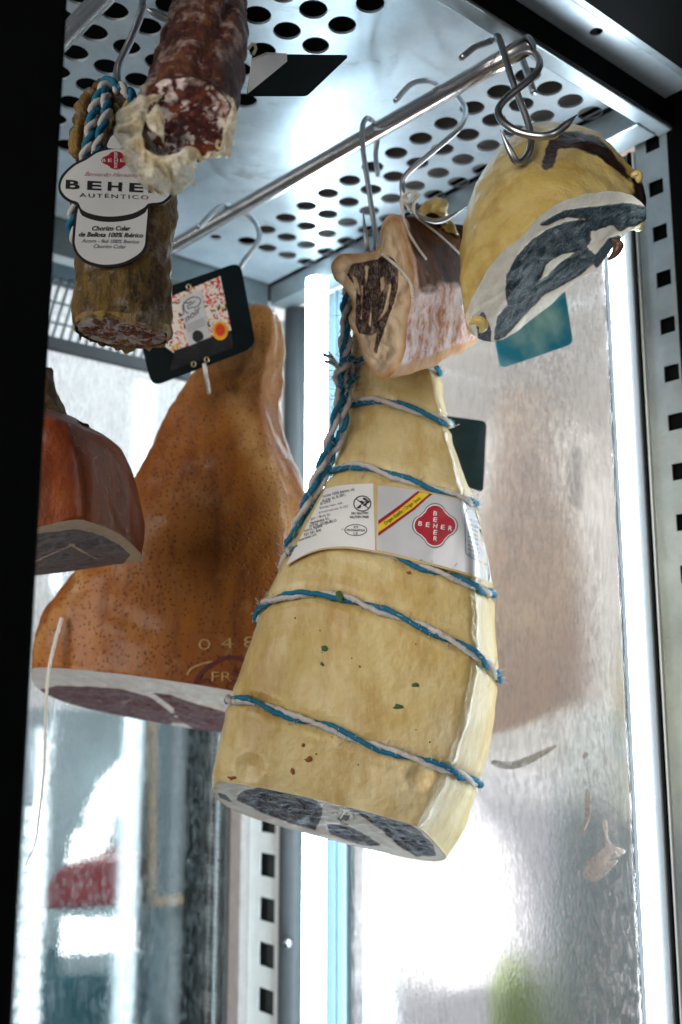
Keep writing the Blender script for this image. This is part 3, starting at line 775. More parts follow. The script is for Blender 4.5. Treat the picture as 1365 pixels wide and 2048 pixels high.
# ================================================================== pale half ham (main)
def sink(V, m, d=.0014):
    out = []
    for v, x in zip(V, m):
        v = Vector(v); t = max(0., min(1., (x + .6) / 1.2)); t = t * t * (3 - 2 * t); out.append(v + (v - ORG).normalized() * (d * t * (1 + .8 * fbm(v, 140, 2))))
    return out
def rimf(V, m, depth): return [max(0, 1 - (i // m) / depth) * (.75 + .5 * fbm(V[i], 60)) for i in range(len(V))]
ham = thing('half_ham', P(660, 1640, .95), 'pale half ham tied with blue and white cord and wrapped in a white label', 'ham')
HY = .955
hs = [((726, 540), (835, 548), .030, .0), ((712, 620), (858, 628), .036, .0), ((698, 720), (880, 735), .042, .02), ((682, 835), (906, 868), .050, .04), ((664, 940), (946, 985), .060, .06),
      ((607, 1060), (983, 1120), .075, .09), ((543, 1185), (999, 1255), .085, .13), ((503, 1295), (1003, 1372), .090, .17), ((466, 1412), (988, 1480), .090, .20), ((440, 1510), (953, 1592), .088, .24), ((428, 1560), (925, 1662), .087, .27), ((429, 1588), (899, 1705), .085, .30)]
rings = [ring(L, R, HY, D, SECT, pt) for L, R, D, pt in hs]
c0 = np.mean(rings[0], axis=0); rings = [[tuple(c0 + (np.array(p) - c0) * .25 + np.array((0, 0, .012))) for p in rings[0]]] + rings
rows = displace(loft(rings, 14, 14), .0024, 9, True, 2, True)
rows = displace(displace(rows, .0006, 34, True, 2, True), .0004, 80, True, 2, True)
def dimple(rows, px, py, rad, depth):
    for r in rows:
        for j in range(len(r)):
            q = proj(r[j]); d = math.hypot(q[0] - px, q[1] - py)
            if d < rad * 2.2 and r[j][1] < HY:
                g = math.exp(-(d / rad) ** 2 * 1.3) - .45 * math.exp(-((d - rad * 1.25) / (rad * .35)) ** 2)
                r[j] = r[j] + np.array((0, 1, 0)) * depth * g
dimple(rows, 838, 1553, 24, .0045); dimple(rows, 500, 1535, 26, .002)
for r_i in range(len(rows)):                      # shallow waists where the cord bites in
    pass
V, Fc = rows_mesh(rows); HV, HF = V, Fc
hsurf = Surf(V, Fc); hsurf.c = P(720, 1250, HY)
CV, CF = cap(rows[-1], 42, .004, .0035, 45)
mpoly = [[(474, 1599), (482, 1584), (523, 1574), (578, 1576), (606, 1587), (634, 1603), (646, 1618), (641, 1640), (632, 1660), (578, 1645), (519, 1622)],
         [(661, 1598), (697, 1602), (760, 1618), (800, 1634), (839, 1662), (867, 1690), (872, 1712), (831, 1712), (800, 1692), (764, 1660), (713, 1624)],
         [(655, 1648), (697, 1652), (728, 1668), (765, 1692), (722, 1690), (660, 1668)], [(436, 1584), (452, 1590), (466, 1604), (440, 1596)]]
ms = musc(CV, mpoly, (), 5)
mesh('cut_face', sink(CV, ms, .003), CF, 'ham_cut', ham, True, {'musc': ms, 'rim': rimf(CV, len(rows[-1]), 1.6)})
csurf = Surf(CV, CF)
def blob(cx, cy, rx, ry, n=14, j=.3, seed=0, rot=0.0):
    rnd = random.Random(seed); o = []
    for i in range(n):
        a = i * math.tau / n; k = 1 + rnd.uniform(-j, j); x, y = rx * k * math.cos(a), ry * k * math.sin(a)
        o.append((cx + x * math.cos(rot) - y * math.sin(rot), cy + x * math.sin(rot) + y * math.cos(rot)))
    return o
def safe(surf, px, py, off, to=(760, 1100)):
    for k in range(30):
        p = surf.front(px, py, off)
        if p is not None: return p
        px += (to[0] - px) * .02; py += (to[1] - py) * .02
    return P(px, py, HY)
class Safe:
    def __init__(s, surf, to): s.s, s.to = surf, to
    def front(s, px, py, off=0.0): return safe(s.s, px, py, off, s.to)
cs = Safe(csurf, (660, 1630)); hsf = Safe(hsurf, (770, 1080))
decal('bone_end', blob(690, 1634, 22, 15, 16, .25, 3, .5), cs, .0012, 'bone', ham, None)
plain('dark_cavity', (.018, .012, .006), .8)
decal('bone_hollow', blob(687, 1632, 12, 10, 12, .3, 5), cs, .0020, 'dark_cavity', ham, None)
# cords round the ham
def loop_path(front_px, off=.0026):
    fr = [hsurf.front(x, y, 0) for x, y in catmull(front_px, 10)]; fr = [p for p in fr if p is not None]
    q = [proj(p) for p in fr]; bk = [hsurf.back(x, y, 0) for x, y in reversed(q)]
    bk = [p for p in bk if p is not None]
    pts = fr + bk + [fr[0]]
    pts = resample(pts, .004)
    sm = pts
    for _ in range(3): sm = [sm[i - 1] * .25 + sm[i] * .5 + sm[(i + 1) % len(sm)] * .25 for i in range(len(sm))]
    hsurf.c = sum(sm, Vector((0, 0, 0))) / len(sm); sm = [hsurf.wrap(p, off) for p in sm]
    for _ in range(2): sm = [sm[i - 1] * .25 + sm[i] * .5 + sm[(i + 1) % len(sm)] * .25 for i in range(len(sm))]
    return sm + [sm[0]]
cords = [[(695, 745), (735, 718), (790, 712), (845, 726), (884, 750)],
         [(684, 838), (692, 818), (715, 806), (747, 801), (786, 808), (824, 820), (860, 835), (895, 849), (904, 862)],
         [(668, 946), (684, 936), (708, 933), (753, 941), (782, 954), (818, 962), (850, 975), (900, 992), (944, 1008)],
         [(585, 1108), (650, 1080), (750, 1096), (821, 1125), (856, 1139), (891, 1148), (927, 1164), (962, 1179), (984, 1188)],
         [(516, 1247), (520, 1220), (554, 1200), (604, 1189), (672, 1193), (741, 1214), (809, 1239), (868, 1266), (931, 1298), (980, 1338), (997, 1366)],
         [(470, 1403), (495, 1400), (536, 1413), (591, 1436), (650, 1450), (709, 1477), (763, 1497), (809, 1511), (854, 1525), (890, 1536), (945, 1562)]]
allp = []
for k, c in enumerate(cords):
    p = loop_path(c, .0004 if k == 3 else .0022); rope(p, ham, .0037, .078 + .006 * (k % 3), k * 1.3); allp += p
fuzz(allp, ham, 900, .007, .003, seed=3)
from mathutils.kdtree import KDTree
kd = KDTree(len(allp))
for i, p in enumerate(allp): kd.insert(p, i)
kd.balance()
HV2 = []                                              # the cords bite into the fat
for v in HV:
    v = Vector(v); q, i, d = kd.find(v)
    if d < .016:
        h = hsurf.b.find_nearest(v); n = h[1]; n = n if n.dot(v - Vector((.03, HY, v.z))) > 0 else -n
        v = v - n * (.0030 * math.exp(-(d / .0055) ** 2) - .0010 * math.exp(-((d - .011) / .004) ** 2))
    HV2.append(v)
mesh('fat_body', HV2, HF, 'cured_fat', ham)
# plaited cord end hanging at the left, knot, frayed end, loop to the hook
def px_rope(pts, parent, r, turn, phase=0):
    path = [Vector(p) for p in catmull([P(*q) for q in pts], 12)]; rope(path, parent, r, turn, phase); return path
b1 = px_rope([(738, 506, .925), (700, 560, .925), (690, 640, .915), (697, 700, .905), (684, 760, .90), (668, 850, .90), (644, 925, .91), (612, 1005, .91), (584, 1075, .915), (562, 1145, .93)], ham, .0042, .040)
b2 = px_rope([(745, 508, .945), (712, 560, .94), (700, 620, .93), (686, 690, .915), (696, 770, .905), (684, 860, .905), (660, 920, .915), (630, 1000, .915), (602, 1070, .92), (572, 1128, .93)], ham, .0042, .040, 2)
b3 = px_rope([(700, 715, .90), (688, 730, .892), (676, 752, .895), (684, 775, .90), (700, 770, .91), (706, 745, .912), (694, 728, .90)], ham, .0042, .03, 1)
for k in range(9):
    a = 3.5 + .14 * k; px_ = [(683, 745, .895), (668 + 3 * math.cos(a), 728 - k * 1.5, .89), (655 - 8 * math.cos(k), 712 - 2.5 * k + 12, .885 + .003 * k), (640 + 5 * math.sin(k * 2), 703 - 3 * k + 16, .885 + .004 * k)]
    V, Fc = tube3(px_, .0011, 6, 6, lambda x: 1 - .5 * x); mesh('frayed_yarn', V, Fc, 'yarn_blue' if k % 3 == 1 else 'yarn_white', ham)
fuzz(b1 + b2 + b3, ham, 520, .006, .004, seed=5)
# label band -------------------------------------------------------
def mapper(T, B):
    T = catmull(T, 8); B = catmull(B, 8)
    def f(s, t):
        x = s * (len(T) - 1); i = min(int(x), len(T) - 2); k = x - i
        a = T[i] * (1 - k) + T[i + 1] * k; b = B[i] * (1 - k) + B[i + 1] * k; return tuple(a * (1 - t) + b * t)
    return f
def band(name, f, off, mat, parent, nx=36, ny=8, x0=0., x1=1., t0=0., t1=1.):
    V = [safe(hsurf, *f(x0 + (x1 - x0) * i / nx, t0 + (t1 - t0) * j / ny), off) for j in range(ny + 1) for i in range(nx + 1)]
    Fc = [(j * (nx + 1) + i, j * (nx + 1) + i + 1, (j + 1) * (nx + 1) + i + 1, (j + 1) * (nx + 1) + i) for j in range(ny) for i in range(nx)]
    return mesh(name, V, Fc, mat, parent)
fA = mapper([(652, 977), (680, 971), (710, 968), (747, 967)], [(572, 1131), (628, 1101), (690, 1093), (751, 1101)])
fB = mapper([(756, 971), (810, 977), (870, 989), (930, 1003), (968, 1021)], [(754, 1100), (810, 1112), (870, 1128), (935, 1146), (988, 1167)])
lab = band('paper_label', mapper([(652, 977), (680, 970), (710, 966.5), (750, 966), (756, 967), (810, 974), (870, 986), (930, 1000), (970, 1019)], [(571, 1134), (600, 1116), (640, 1101), (690, 1097), (745, 1104), (800, 1114), (868, 1132), (935, 1150), (990, 1171)]), .0062, 'cream_edge', ham, 60)
band('label_flap', mapper([(700, 1092), (760, 1100), (862, 1124)], [(700, 1094), (765, 1107), (860, 1131)]), .0058, 'cream_edge', lab, 10, 2)
band('label_flap_paper', mapper([(760, 1099), (810, 1110), (856, 1121)], [(772, 1106), (812, 1117), (853, 1127)]), .0060, 'white_paper', lab, 10, 2)
band('label_print', fA, .0067, 'white_paper', lab); band('label_print', fB, .0067, 'silver_paper', lab)
LO = .0071
for s_, a, b, h, m in (('tocino 100% ibérico, sal,', (646, 995), (710, 980), 5.6, 'black_ink'), ('E-331 iii, E-301;', (646, 1004), (692, 991), 5.2, 'black_ink'), ('E-252.', (642, 1010), (663, 1003), 5, 'black_ink'),
                       ('Iberian ham, salt,', (640, 1018), (686, 1007), 4.6, 'grey_ink'), ('preservatives: E-252', (638, 1027), (697, 1014), 4.6, 'grey_ink'), ('por: / Made by:', (622, 1040), (662, 1030), 5, 'grey_ink'),
                       ('Hernández S.L.', (621, 1049), (660, 1038), 5.6, 'black_ink'), ('37770, GUIJUELO', (619, 1056), (674, 1043), 5.6, 'black_ink'), ('manca, España.', (609, 1064), (646, 1053), 5.4, 'black_ink'),
                       ('923 581 800', (609, 1072), (643, 1062), 5, 'black_ink'), ('www.beher.com', (598, 1083), (634, 1070), 5, 'black_ink')):
    text('lettering', s_, a, b, h, hsf, LO, m, lab, .006, .15)
def oval_line(name, cx, cy, rx, ry, wd, mat, surf=hsf, off=LO, par=lab): return stroke(name, ell(cx, cy, rx, ry, 36) + [(cx + rx, cy)], wd, surf, off, mat, par)
oval_line('gluten_free_ring', 725, 1007, 17, 15, 2.0, 'black_ink')
stroke('gluten_free_bar', [(712, 997), (738, 1017)], 2.0, hsf, LO, 'black_ink', lab)
stroke('wheat_stem', [(714, 1016), (724, 1008), (737, 999)], 1.6, hsf, LO, 'black_ink', lab)
for k, (x, y) in enumerate(((719, 1014), (724, 1004), (731, 1009), (730, 998), (736, 1004))): decal('wheat_grain', blob(x, y, 4.5, 2.4, 10, 0, 0, -.5 + (.9 if k % 2 else 0)), hsf, LO, 'black_ink', lab)
text('lettering', 'SIN GLUTEN', (703, 1029), (737, 1028), 4.6, hsf, LO, 'black_ink', lab, .02)
text('lettering', 'GLUTEN FREE', (700, 1036), (738, 1036), 4.6, hsf, LO, 'black_ink', lab, .02)
oval_line('health_mark', 712, 1060, 22, 11, 1.4, 'black_ink')
text('lettering', 'ES', (708, 1056), (717, 1056), 4.4, hsf, LO, 'black_ink', lab, .01)
text('lettering', '10.02669/SA', (694, 1062), (731, 1063), 4.6, hsf, LO, 'black_ink', lab, .01)
text('lettering', 'CE', (707, 1069), (716, 1069), 4.4, hsf, LO, 'black_ink', lab, .01)
decal('flag_band', [(757, 1041), (800, 1010), (836, 982), (850, 985), (866, 988), (830, 1019), (790, 1048), (757, 1072)], hsf, LO, 'flag_red', lab, 9)
decal('flag_stripe', [(757, 1049), (800, 1018), (841, 984), (859, 987.5), (825, 1017), (790, 1042), (757, 1065)], hsf, LO + .0004, 'flag_yellow', lab, 9)
text('lettering', 'Origen España / Origin Spain', (771, 1050), (842, 998), 7, hsf, LO + .0008, 'black_ink', lab, .004)
def emblem(cx, cy, rx, ry, surf, off, par, slope, lets, step, hcap, dx=0.0):
    decal('emblem_border', quatrefoil(cx, cy, rx * 1.13, ry * 1.13), surf, off, 'grey_ink', par, 6)
    decal('emblem_border', quatrefoil(cx, cy, rx * 1.06, ry * 1.06), surf, off + .0002, 'white_paper', par, 6)
    decal('emblem', quatrefoil(cx, cy, rx, ry), surf, off + .0004, 'red_ink', par, 6)
    for k, ch in enumerate(lets):
        x = cx + (k - 2) * step; y = cy + (k - 2) * step * slope
        text('lettering', ch, (x - hcap * .42, y + hcap * .5), (x + hcap * .42, y + hcap * .5 + hcap * .84 * slope), hcap, surf, off + .0007, 'white_paper', par, .012)
        if k != 2:
            x = cx + dx * (k - 2); y = cy + (k - 2) * step * .86 * ry / rx
            text('lettering', ch, (x - hcap * .42, y + hcap * .5), (x + hcap * .42, y + hcap * .5 + hcap * .84 * slope), hcap, surf, off + .0007, 'white_paper', par, .012)
emblem(870.5, 1051, 41, 40, hsf, LO, lab, .16, 'BEHER', 15, 9.0)
rr = [(960, 1021), (938, 1018), (932, 1024), (931, 1060), (932, 1100), (936, 1110), (958, 1122), (975, 1130)]
stroke('table_border', [tuple(p) for p in catmull(rr, 5)], 1.4, hsf, LO, 'blue_ink', lab)
for k, s_ in enumerate(('VALORES', 'Energía', 'Grasas', 'De las', 'Hidratos', 'De los', 'Fibra', 'Proteínas', 'Sal / Salt')):
    y = 1040 + k * 8.6; text('lettering', s_, (936, y), (936 + (26 if k in (0, 4, 7) else 20), y + 8), 4.6, hsf, LO, 'blue_ink', lab, .004, .1)
# herbs and peppercorns stuck to the fat
rnd = random.Random(4)
for k, (x, y, a_, b_, m) in enumerate(((649, 1297, 6, 7, 'herb_green'), (645, 1328, 4, 4, 'herb_green'), (831, 1370, 6, 5, 'herb_green'), (797, 1413, 13, 5, 'herb_green'), (680, 1194, 8, 11, 'herb_green'), (618, 1518, 7, 5, 'pepper_red'), (585, 1543, 4, 7, 'pepper_red'), (607, 1490, 4, 5, 'pepper_red'), (818, 1146, 6, 4, 'pepper_red'), (465, 1556, 9, 4, 'pepper_red'))):
    p = hsurf.front(x, y, .0075 if k == 4 else .0004)
    if p is None: continue
    lp = blob(x, y, a_, b_, 10, .4, k); V = [safe(hsurf, *q, .0078 if k == 4 else .0006) for q in lp]; V.append(p - ray(x, y).normalized() * .0014)
    mesh('herb_fleck' if 'green' in m else 'pepper_fleck', V, [(i, (i + 1) % 10, 10) for i in range(10)], m, ham)
for k in range(15):
    x, y = rnd.uniform(560, 900), rnd.uniform(1230, 1530); p = hsurf.front(x, y, 0)
    if p is None: continue
    rr_ = rnd.uniform(1.2, 2.4); lp = blob(x, y, rr_, rr_, 6, .3, k); V = [safe(hsurf, *q, .0003) for q in lp] + [p - ray(x, y).normalized() * .0008]
    mesh('pepper_fleck', V, [(i, (i + 1) % 6, 6) for i in range(6)], rnd.choice(['pepper_red', 'dark_cavity', 'herb_green']), ham)

# ================================================================== yellow ham wedge
wd = thing('ham_wedge', P(1100, 600, .80), 'yellow fat ham wedge with dark cut face on two hooks', 'ham')
Bc = [(934, 622), (961, 568), (1001, 509), (1048, 466), (1097, 420), (1146, 395), (1192, 383), (1238, 383), (1275, 393), (1293, 418)]
Tc = [(923, 575), (925, 490), (936, 420), (960, 352), (1002, 298), (1062, 258), (1125, 251), (1190, 277), (1243, 332), (1283, 383)]
Lc = [(940, 655), (960, 676), (988, 682), (1014, 676), (1060, 643), (1115, 600), (1172, 551), (1226, 500), (1256, 462), (1290, 440)]
YBc = [.80, .780, .762, .752, .748, .752, .762, .775, .79, .81]
YT = [.825, .83, .835, .84, .845, .85, .85, .85, .845, .835]
YL = [.815, .835, .85, .86, .87, .875, .87, .865, .85, .83]
st_b = []
for i in range(10):
    b_, t_, l_ = P(*Bc[i], YBc[i]), P(*Tc[i], YT[i]), P(*Lc[i], YL[i])
    m1 = b_ * .62 + t_ * .38 + Vector((-.004, -.010, .004)); m2 = b_ * .25 + t_ * .75 + Vector((-.004, -.012, .006))
    bk = (t_ + l_) * .5 + Vector((.01, .045, 0))
    st_b.append([tuple(x) for x in (b_, m1, m2, t_, t_ * .6 + bk * .4 + Vector((0, .008, .006)), bk, l_ * .7 + bk * .3 + Vector((0, .006, 0)), l_)])
e0 = [tuple(np.mean([st_b[0][k] for k in (0, 3, 7)], axis=0) + np.array((-.001, .006, -.003))) for _ in range(8)]
e1 = [tuple(np.mean([st_b[9][k] for k in (0, 3, 7)], axis=0) + np.array((.001, .008, 0))) for _ in range(8)]
rows = displace(loft([e0] + st_b + [e1], 10, 9, False), .0026, 22, False)
V, Fc = rows_mesh(rows, False); WV, WF = V, Fc
wv_t = NT('wedge_skin')
def build_wedge_skin():
    t = wv_t
    big = t.noise(14, 5, .6); st2 = t.noise(32, 6, .65); lump = t.noise(70, 4, .6); fine = t.noise(240, 4)
    c = t.mix(t.ramp(big, [(.36, 0), (.64, 1)]), (.48, .345, .10), (.62, .50, .23)); c = t.mix(t.ramp(st2, [(.50, 0), (.72, .85)]), c, (.34, .195, .035))
    dk = t.ramp(t.math('ADD', t.attr('dark'), t.math('MULTIPLY', t.math('SUBTRACT', lump, .5), .8)), [(.42, 0), (.58, 1)])
    c = t.mix(dk, c, t.mix(t.ramp(fine, [(.4, 0), (.65, 1)]), (.010, .004, .003), (.040, .018, .012)))
    return t.done(t.bsdf(c, t.math('ADD', .22, t.math('MULTIPLY', st2, .3)), 0, t.bump(t.math('ADD', lump, t.math('MULTIPLY', fine, .35)), .55, .004), sss=.25, coat=.5))
build_wedge_skin()
dpoly = [[(1095, 285), (1130, 262), (1160, 262), (1200, 276), (1250, 332), (1268, 372), (1235, 345), (1195, 312), (1150, 298), (1118, 300), (1108, 330), (1092, 345), (1082, 335)], [(1262, 350), (1300, 385), (1310, 470), (1270, 420)]]
dk = [1 / (1 + math.exp(-sdist(dpoly, proj(v)) / 6)) if v[1] < .88 else .4 for v in V]
mesh('fat_body', V, Fc, 'wedge_skin', wd, True, {'dark': dk})
wsurf = Surf(V, Fc)
crow = []
nb_ = len(rows)
for i in range(nb_):
    b_, l_ = np.array(rows[i][0]), np.array(rows[i][-1]); r_ = []
    for k in range(49):
        t = k / 48; p = b_ * (1 - t) + l_ * t; env = math.sin(math.pi * t)
        r_.append(p + np.array((.2, .75, .5)) * env * (.0015 + .0028 * fbm(p, 55)))
    crow.append(r_)
CV, CF = rows_mesh(crow, False)
wpoly = [[(1017, 589), (1018, 552), (1032, 525), (1054, 494), (1091, 466), (1128, 449), (1165, 443), (1178, 457), (1178, 482), (1161, 497), (1115, 506), (1090, 526), (1081, 549), (1062, 574), (1020, 612)],
         [(1171, 497), (1190, 515), (1161, 545), (1121, 567), (1085, 586), (1048, 624), (1008, 670), (992, 676), (1000, 635), (1020, 614), (1060, 576), (1097, 556), (1121, 531)],
         [(1085, 449), (1131, 425), (1161, 420), (1208, 416), (1254, 410), (1300, 420), (1286, 448), (1257, 449), (1241, 458), (1229, 445), (1183, 458), (1174, 432), (1131, 430)],
         [(957, 640), (966, 630), (976, 655), (978, 684), (962, 680)], [(1190, 520), (1222, 480), (1238, 476), (1230, 500), (1196, 530)]]
ms = [x + .9 for x in musc(CV, wpoly, (), 5)]
mesh('cut_face', sink(CV, ms), CF, 'wedge_cut', wd, True, {'musc': ms})
fl = [(958, 660, .80), (950, 646, .79), (945, 655, .785)]
for k, pts in enumerate(([(940, 648, .79), (955, 640, .782), (968, 652, .785), (960, 664, .79)], [(1225, 478, .81), (1238, 488, .812), (1232, 505, .815), (1218, 520, .82)], [(1262, 352, .80), (1276, 350, .80), (1278, 366, .80)])):
    V, Fc = tube3(pts, .003, 8, 6, lambda x: .4 + math.sin(math.pi * x)); mesh('meat_shred', V, Fc, 'wedge_fat' if k != 1 else 'dark_rind', wd)

# ================================================================== pancetta
pc = thing('pancetta', P(800, 740, .85), 'squared piece of pancetta hanging in front of the pale ham', 'pancetta')
Fr = [(666, 534), (680, 513), (720, 507), (754, 496), (761, 455), (778, 434), (803, 445), (813, 500), (826, 570), (823, 610), (815, 650), (802, 716), (783, 755), (757, 757), (737, 735), (709, 676), (697, 640), (703, 612), (690, 580), (672, 558)]
cx_, cy_ = 760, 600
def pr(scale, sx, sy, Y): return [tuple(P(cx_ + sx + (x - cx_) * scale, cy_ + sy + (y - cy_) * scale, Y + .02 * (y < 470))) for x, y in Fr]
yf = [(.815 + .018 * ((x - 740) / 80)) for x, y in Fr]
f0 = [tuple(P(x, y, Y)) for (x, y), Y in zip(Fr, yf)]
rg = [f0, pr(1.0, 14, -2, .845), pr(.93, 60, -8, .88), pr(.84, 115, -16, .93), pr(.76, 165, -24, .98), pr(.55, 175, -26, .995), pr(.2, 176, -26, 1.0)]
rows = displace(loft(rg, 6, 7), .0030, 24)
V, Fc = rows_mesh(rows); NU = len(rows[0]); NR = len(rows)
topm = []; edge = []
for i in range(NR):
    for j in range(NU):
        k = j / 6.0
        tm = 1.0 if 4.8 < k < 7.8 else (max(0, 1 - abs(k - 4.8) * 1.5) if k <= 4.8 else max(0, 1 - (k - 7.8) * 1.3 - .35 * fbm((i * .25, k * 1.5, 0), 1)))
        tm *= min(1, max(0, (i - 4) / 3.0)); topm.append(tm)
        edge.append(max(0, 1 - i / 7.0) if not (8.6 < k < 11.5) else max(0, .5 - i / 4))
        if 11.3 < k < 13.4: edge[-1] = max(edge[-1], .75)
mesh('rind_body', V, Fc, 'pancetta_side', pc, True, {'topm': topm, 'edge': edge})
psurf = Surf(V, Fc)
CV, CF = cap(rows[0], 44, .002, .0045, 50, P(752, 610, .822))
ppoly = [[(695, 550), (703, 529), (727, 526), (756, 518), (766, 512), (788, 517), (798, 545), (796, 576), (788, 606), (775, 642), (760, 684), (753, 708), (749, 700), (757, 662), (744, 670), (719, 668), (711, 645), (714, 610), (714, 578)]]
phole = [[(731, 530), (739, 532), (737, 548), (733, 575), (730, 556)], [(760, 556), (768, 553), (771, 572), (763, 584)], [(781, 566), (784, 570), (776, 618), (765, 636), (754, 644), (756, 638), (768, 622)], [(724, 570), (726.5, 570), (724, 640), (722, 640)], [(744, 590), (746, 590), (742, 655), (739, 655)], [(700, 545), (715, 556), (722, 590), (718, 590)]]
ms = musc(CV, ppoly, phole, 4)
mesh('cut_face', sink(CV, ms, .0018), CF, 'pancetta_cut', pc, True, {'musc': ms, 'rim': rimf(CV, len(rows[0]), 7)})
# folded flap of rind on top
fv = [ring((838, 440), (890, 446), .90, .014), ring((832, 428), (898, 432), .905, .018), ring((842, 420), (893, 420), .905, .015), ring((855, 415), (880, 415), .905, .006)]
V, Fc = rows_mesh(displace(loft(fv, 4, 5), .006, 40)); mesh('rind_flap', V, Fc, 'wedge_fat', pc)
fv = [ring((852, 475), (915, 475), .93, .012), ring((865, 452), (905, 455), .93, .014), ring((875, 440), (895, 440), .93, .006)]
V, Fc = rows_mesh(displace(loft(fv, 4, 5), .004, 40)); mesh('rind_flap', V, Fc, 'wedge_fat', pc)
def string(pts, surf, off, parent, r=.0011, name='string', fallY=.84):
    path = [surf.front(x, y, off) or P(x, y, fallY) for x, y in catmull(pts, 8)]
    for _ in range(3): path = [path[0]] + [path[i - 1] * .25 + path[i] * .5 + path[i + 1] * .25 for i in range(1, len(path) - 1)] + [path[-1]]
    V, Fc = tube(path, r, 8); mesh(name, V, Fc, 'string_white', parent)
string([(805, 402), (806, 425), (811, 452), (830, 487), (852, 518)], psurf, .002, pc, .0014, 'string', .84)
string([(808, 402), (838, 438), (877, 468), (920, 508)], psurf, .002, pc, .0012, 'string', .86)
string([(764, 508), (782, 522), (805, 543), (822, 568), (825, 592)], Surf(CV, CF), .002, pc, .0013, 'string', .82)
V, Fc = tube3([(806, 420, .85), (804, 398, .85), (815, 386, .85), (826, 384, .85), (834, 392, .85), (828, 408, .85), (827, 425, .86)], .0017, 8); mesh('string_knot', V, Fc, 'string_white', pc)
V, Fc = tube3([(804, 398, .85), (818, 402, .846), (830, 388, .848), (840, 392, .85)], .0017, 8); mesh('string_knot', V, Fc, 'string_white', pc)

# ================================================================== orange ham leg
oh = thing('cured_ham', P(360, 1440, 1.14), 'orange speckled ham leg hanging behind the black card', 'ham')
OY = 1.15
os_ = [((492, 622), (545, 622), .02, 0), ((470, 640), (562, 645), .03, 0), ((450, 690), (567, 692), .034, 0), ((400, 745), (564, 752), .038, .02), ((360, 800), (560, 806), .045, .03), ((322, 872), (574, 878), .055, .05), ((285, 948), (602, 950), .065, .07), ((240, 1030), (632, 1040), .072, .10), ((160, 1150), (652, 1170), .078, .13), ((100, 1235), (660, 1280), .080, .16), ((72, 1300), (658, 1370), .080, .24), ((68, 1366), (640, 1454), .080, .32)]
rings = [ring(L, R, OY, D, SECT, pt) for L, R, D, pt in os_]
rings = [[tuple(np.array(P(518, 618, OY)) + (np.array(p) - np.array(P(518, 622, OY))) * .3) for p in rings[0]]] + rings
rows = displace(displace(loft(rings, 8, 8), .0030, 12, True, 3, True), .0014, 42, True, 3, True)
V, Fc = rows_mesh(rows)
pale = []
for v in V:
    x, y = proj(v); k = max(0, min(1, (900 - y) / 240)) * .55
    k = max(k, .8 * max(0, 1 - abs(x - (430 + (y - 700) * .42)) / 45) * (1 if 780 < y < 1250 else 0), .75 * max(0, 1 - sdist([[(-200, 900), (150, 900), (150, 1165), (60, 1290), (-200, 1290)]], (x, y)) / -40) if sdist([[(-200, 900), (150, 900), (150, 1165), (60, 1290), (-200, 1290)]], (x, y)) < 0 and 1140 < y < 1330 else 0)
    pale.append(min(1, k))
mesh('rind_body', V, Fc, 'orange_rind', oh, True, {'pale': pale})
osurf = Surf(V, Fc); osf = Safe(osurf, (400, 1200))
CV, CF = cap(rows[-1], 40, .003, .003, 40)
opoly = [[(60, 1384), (116, 1372), (190, 1374), (245, 1379), (300, 1394), (335, 1420), (352, 1436), (330, 1462), (238, 1445), (154, 1420), (60, 1400)],
         [(308, 1386), (340, 1390), (385, 1406), (460, 1427), (560, 1450), (640, 1470), (640, 1520), (444, 1490), (358, 1440), (348, 1416)]]
mesh('cut_face', CV, CF, 'orange_cut', oh, True, {'musc': musc(CV, opoly, (), 5)})
stroke('ink_stamp', [tuple(p) for p in catmull([(386, 1377), (402, 1347), (425, 1328), (455, 1315), (490, 1321), (520, 1345)], 8)], 8, osf, .0012, 'stamp_red', oh)
text('ink_stamp', 'ER', (404, 1384), (432, 1368), 19, osf, .0012, 'stamp_red', oh, .03)
text('ink_stamp', 'OUE', (466, 1386), (486, 1340), 18, osf, .0012, 'stamp_red', oh, .02)
text('branded_digits', '0 4 8', (398, 1300), (512, 1294), 22, osf, .0010, 'branding_pale', oh, -.012)
text('branded_digits', 'FR', (424, 1362), (464, 1362), 19, osf, .0010, 'branding_pale', oh, -.012)
stroke('branded_digits', [tuple(p) for p in catmull([(374, 1350), (385, 1336), (410, 1326), (440, 1322)], 6)], 3.5, osf, .0010, 'branding_pale', oh)
th = thing('hanging_string', P(51, 1731, 1.05), 'thin white string dangling from the left corner of the orange ham', 'string')
V, Fc = tube3([(124, 1236, 1.075), (109, 1290, 1.07), (97, 1347, 1.065), (93, 1404, 1.06), (91, 1470, 1.06), (88, 1546, 1.06), (79, 1627, 1.06), (71, 1686, 1.06), (51, 1731, 1.06)], .0022, 8, 8, lambda x: 1 - .65 * x); mesh('string', V, Fc, 'string_white', th)
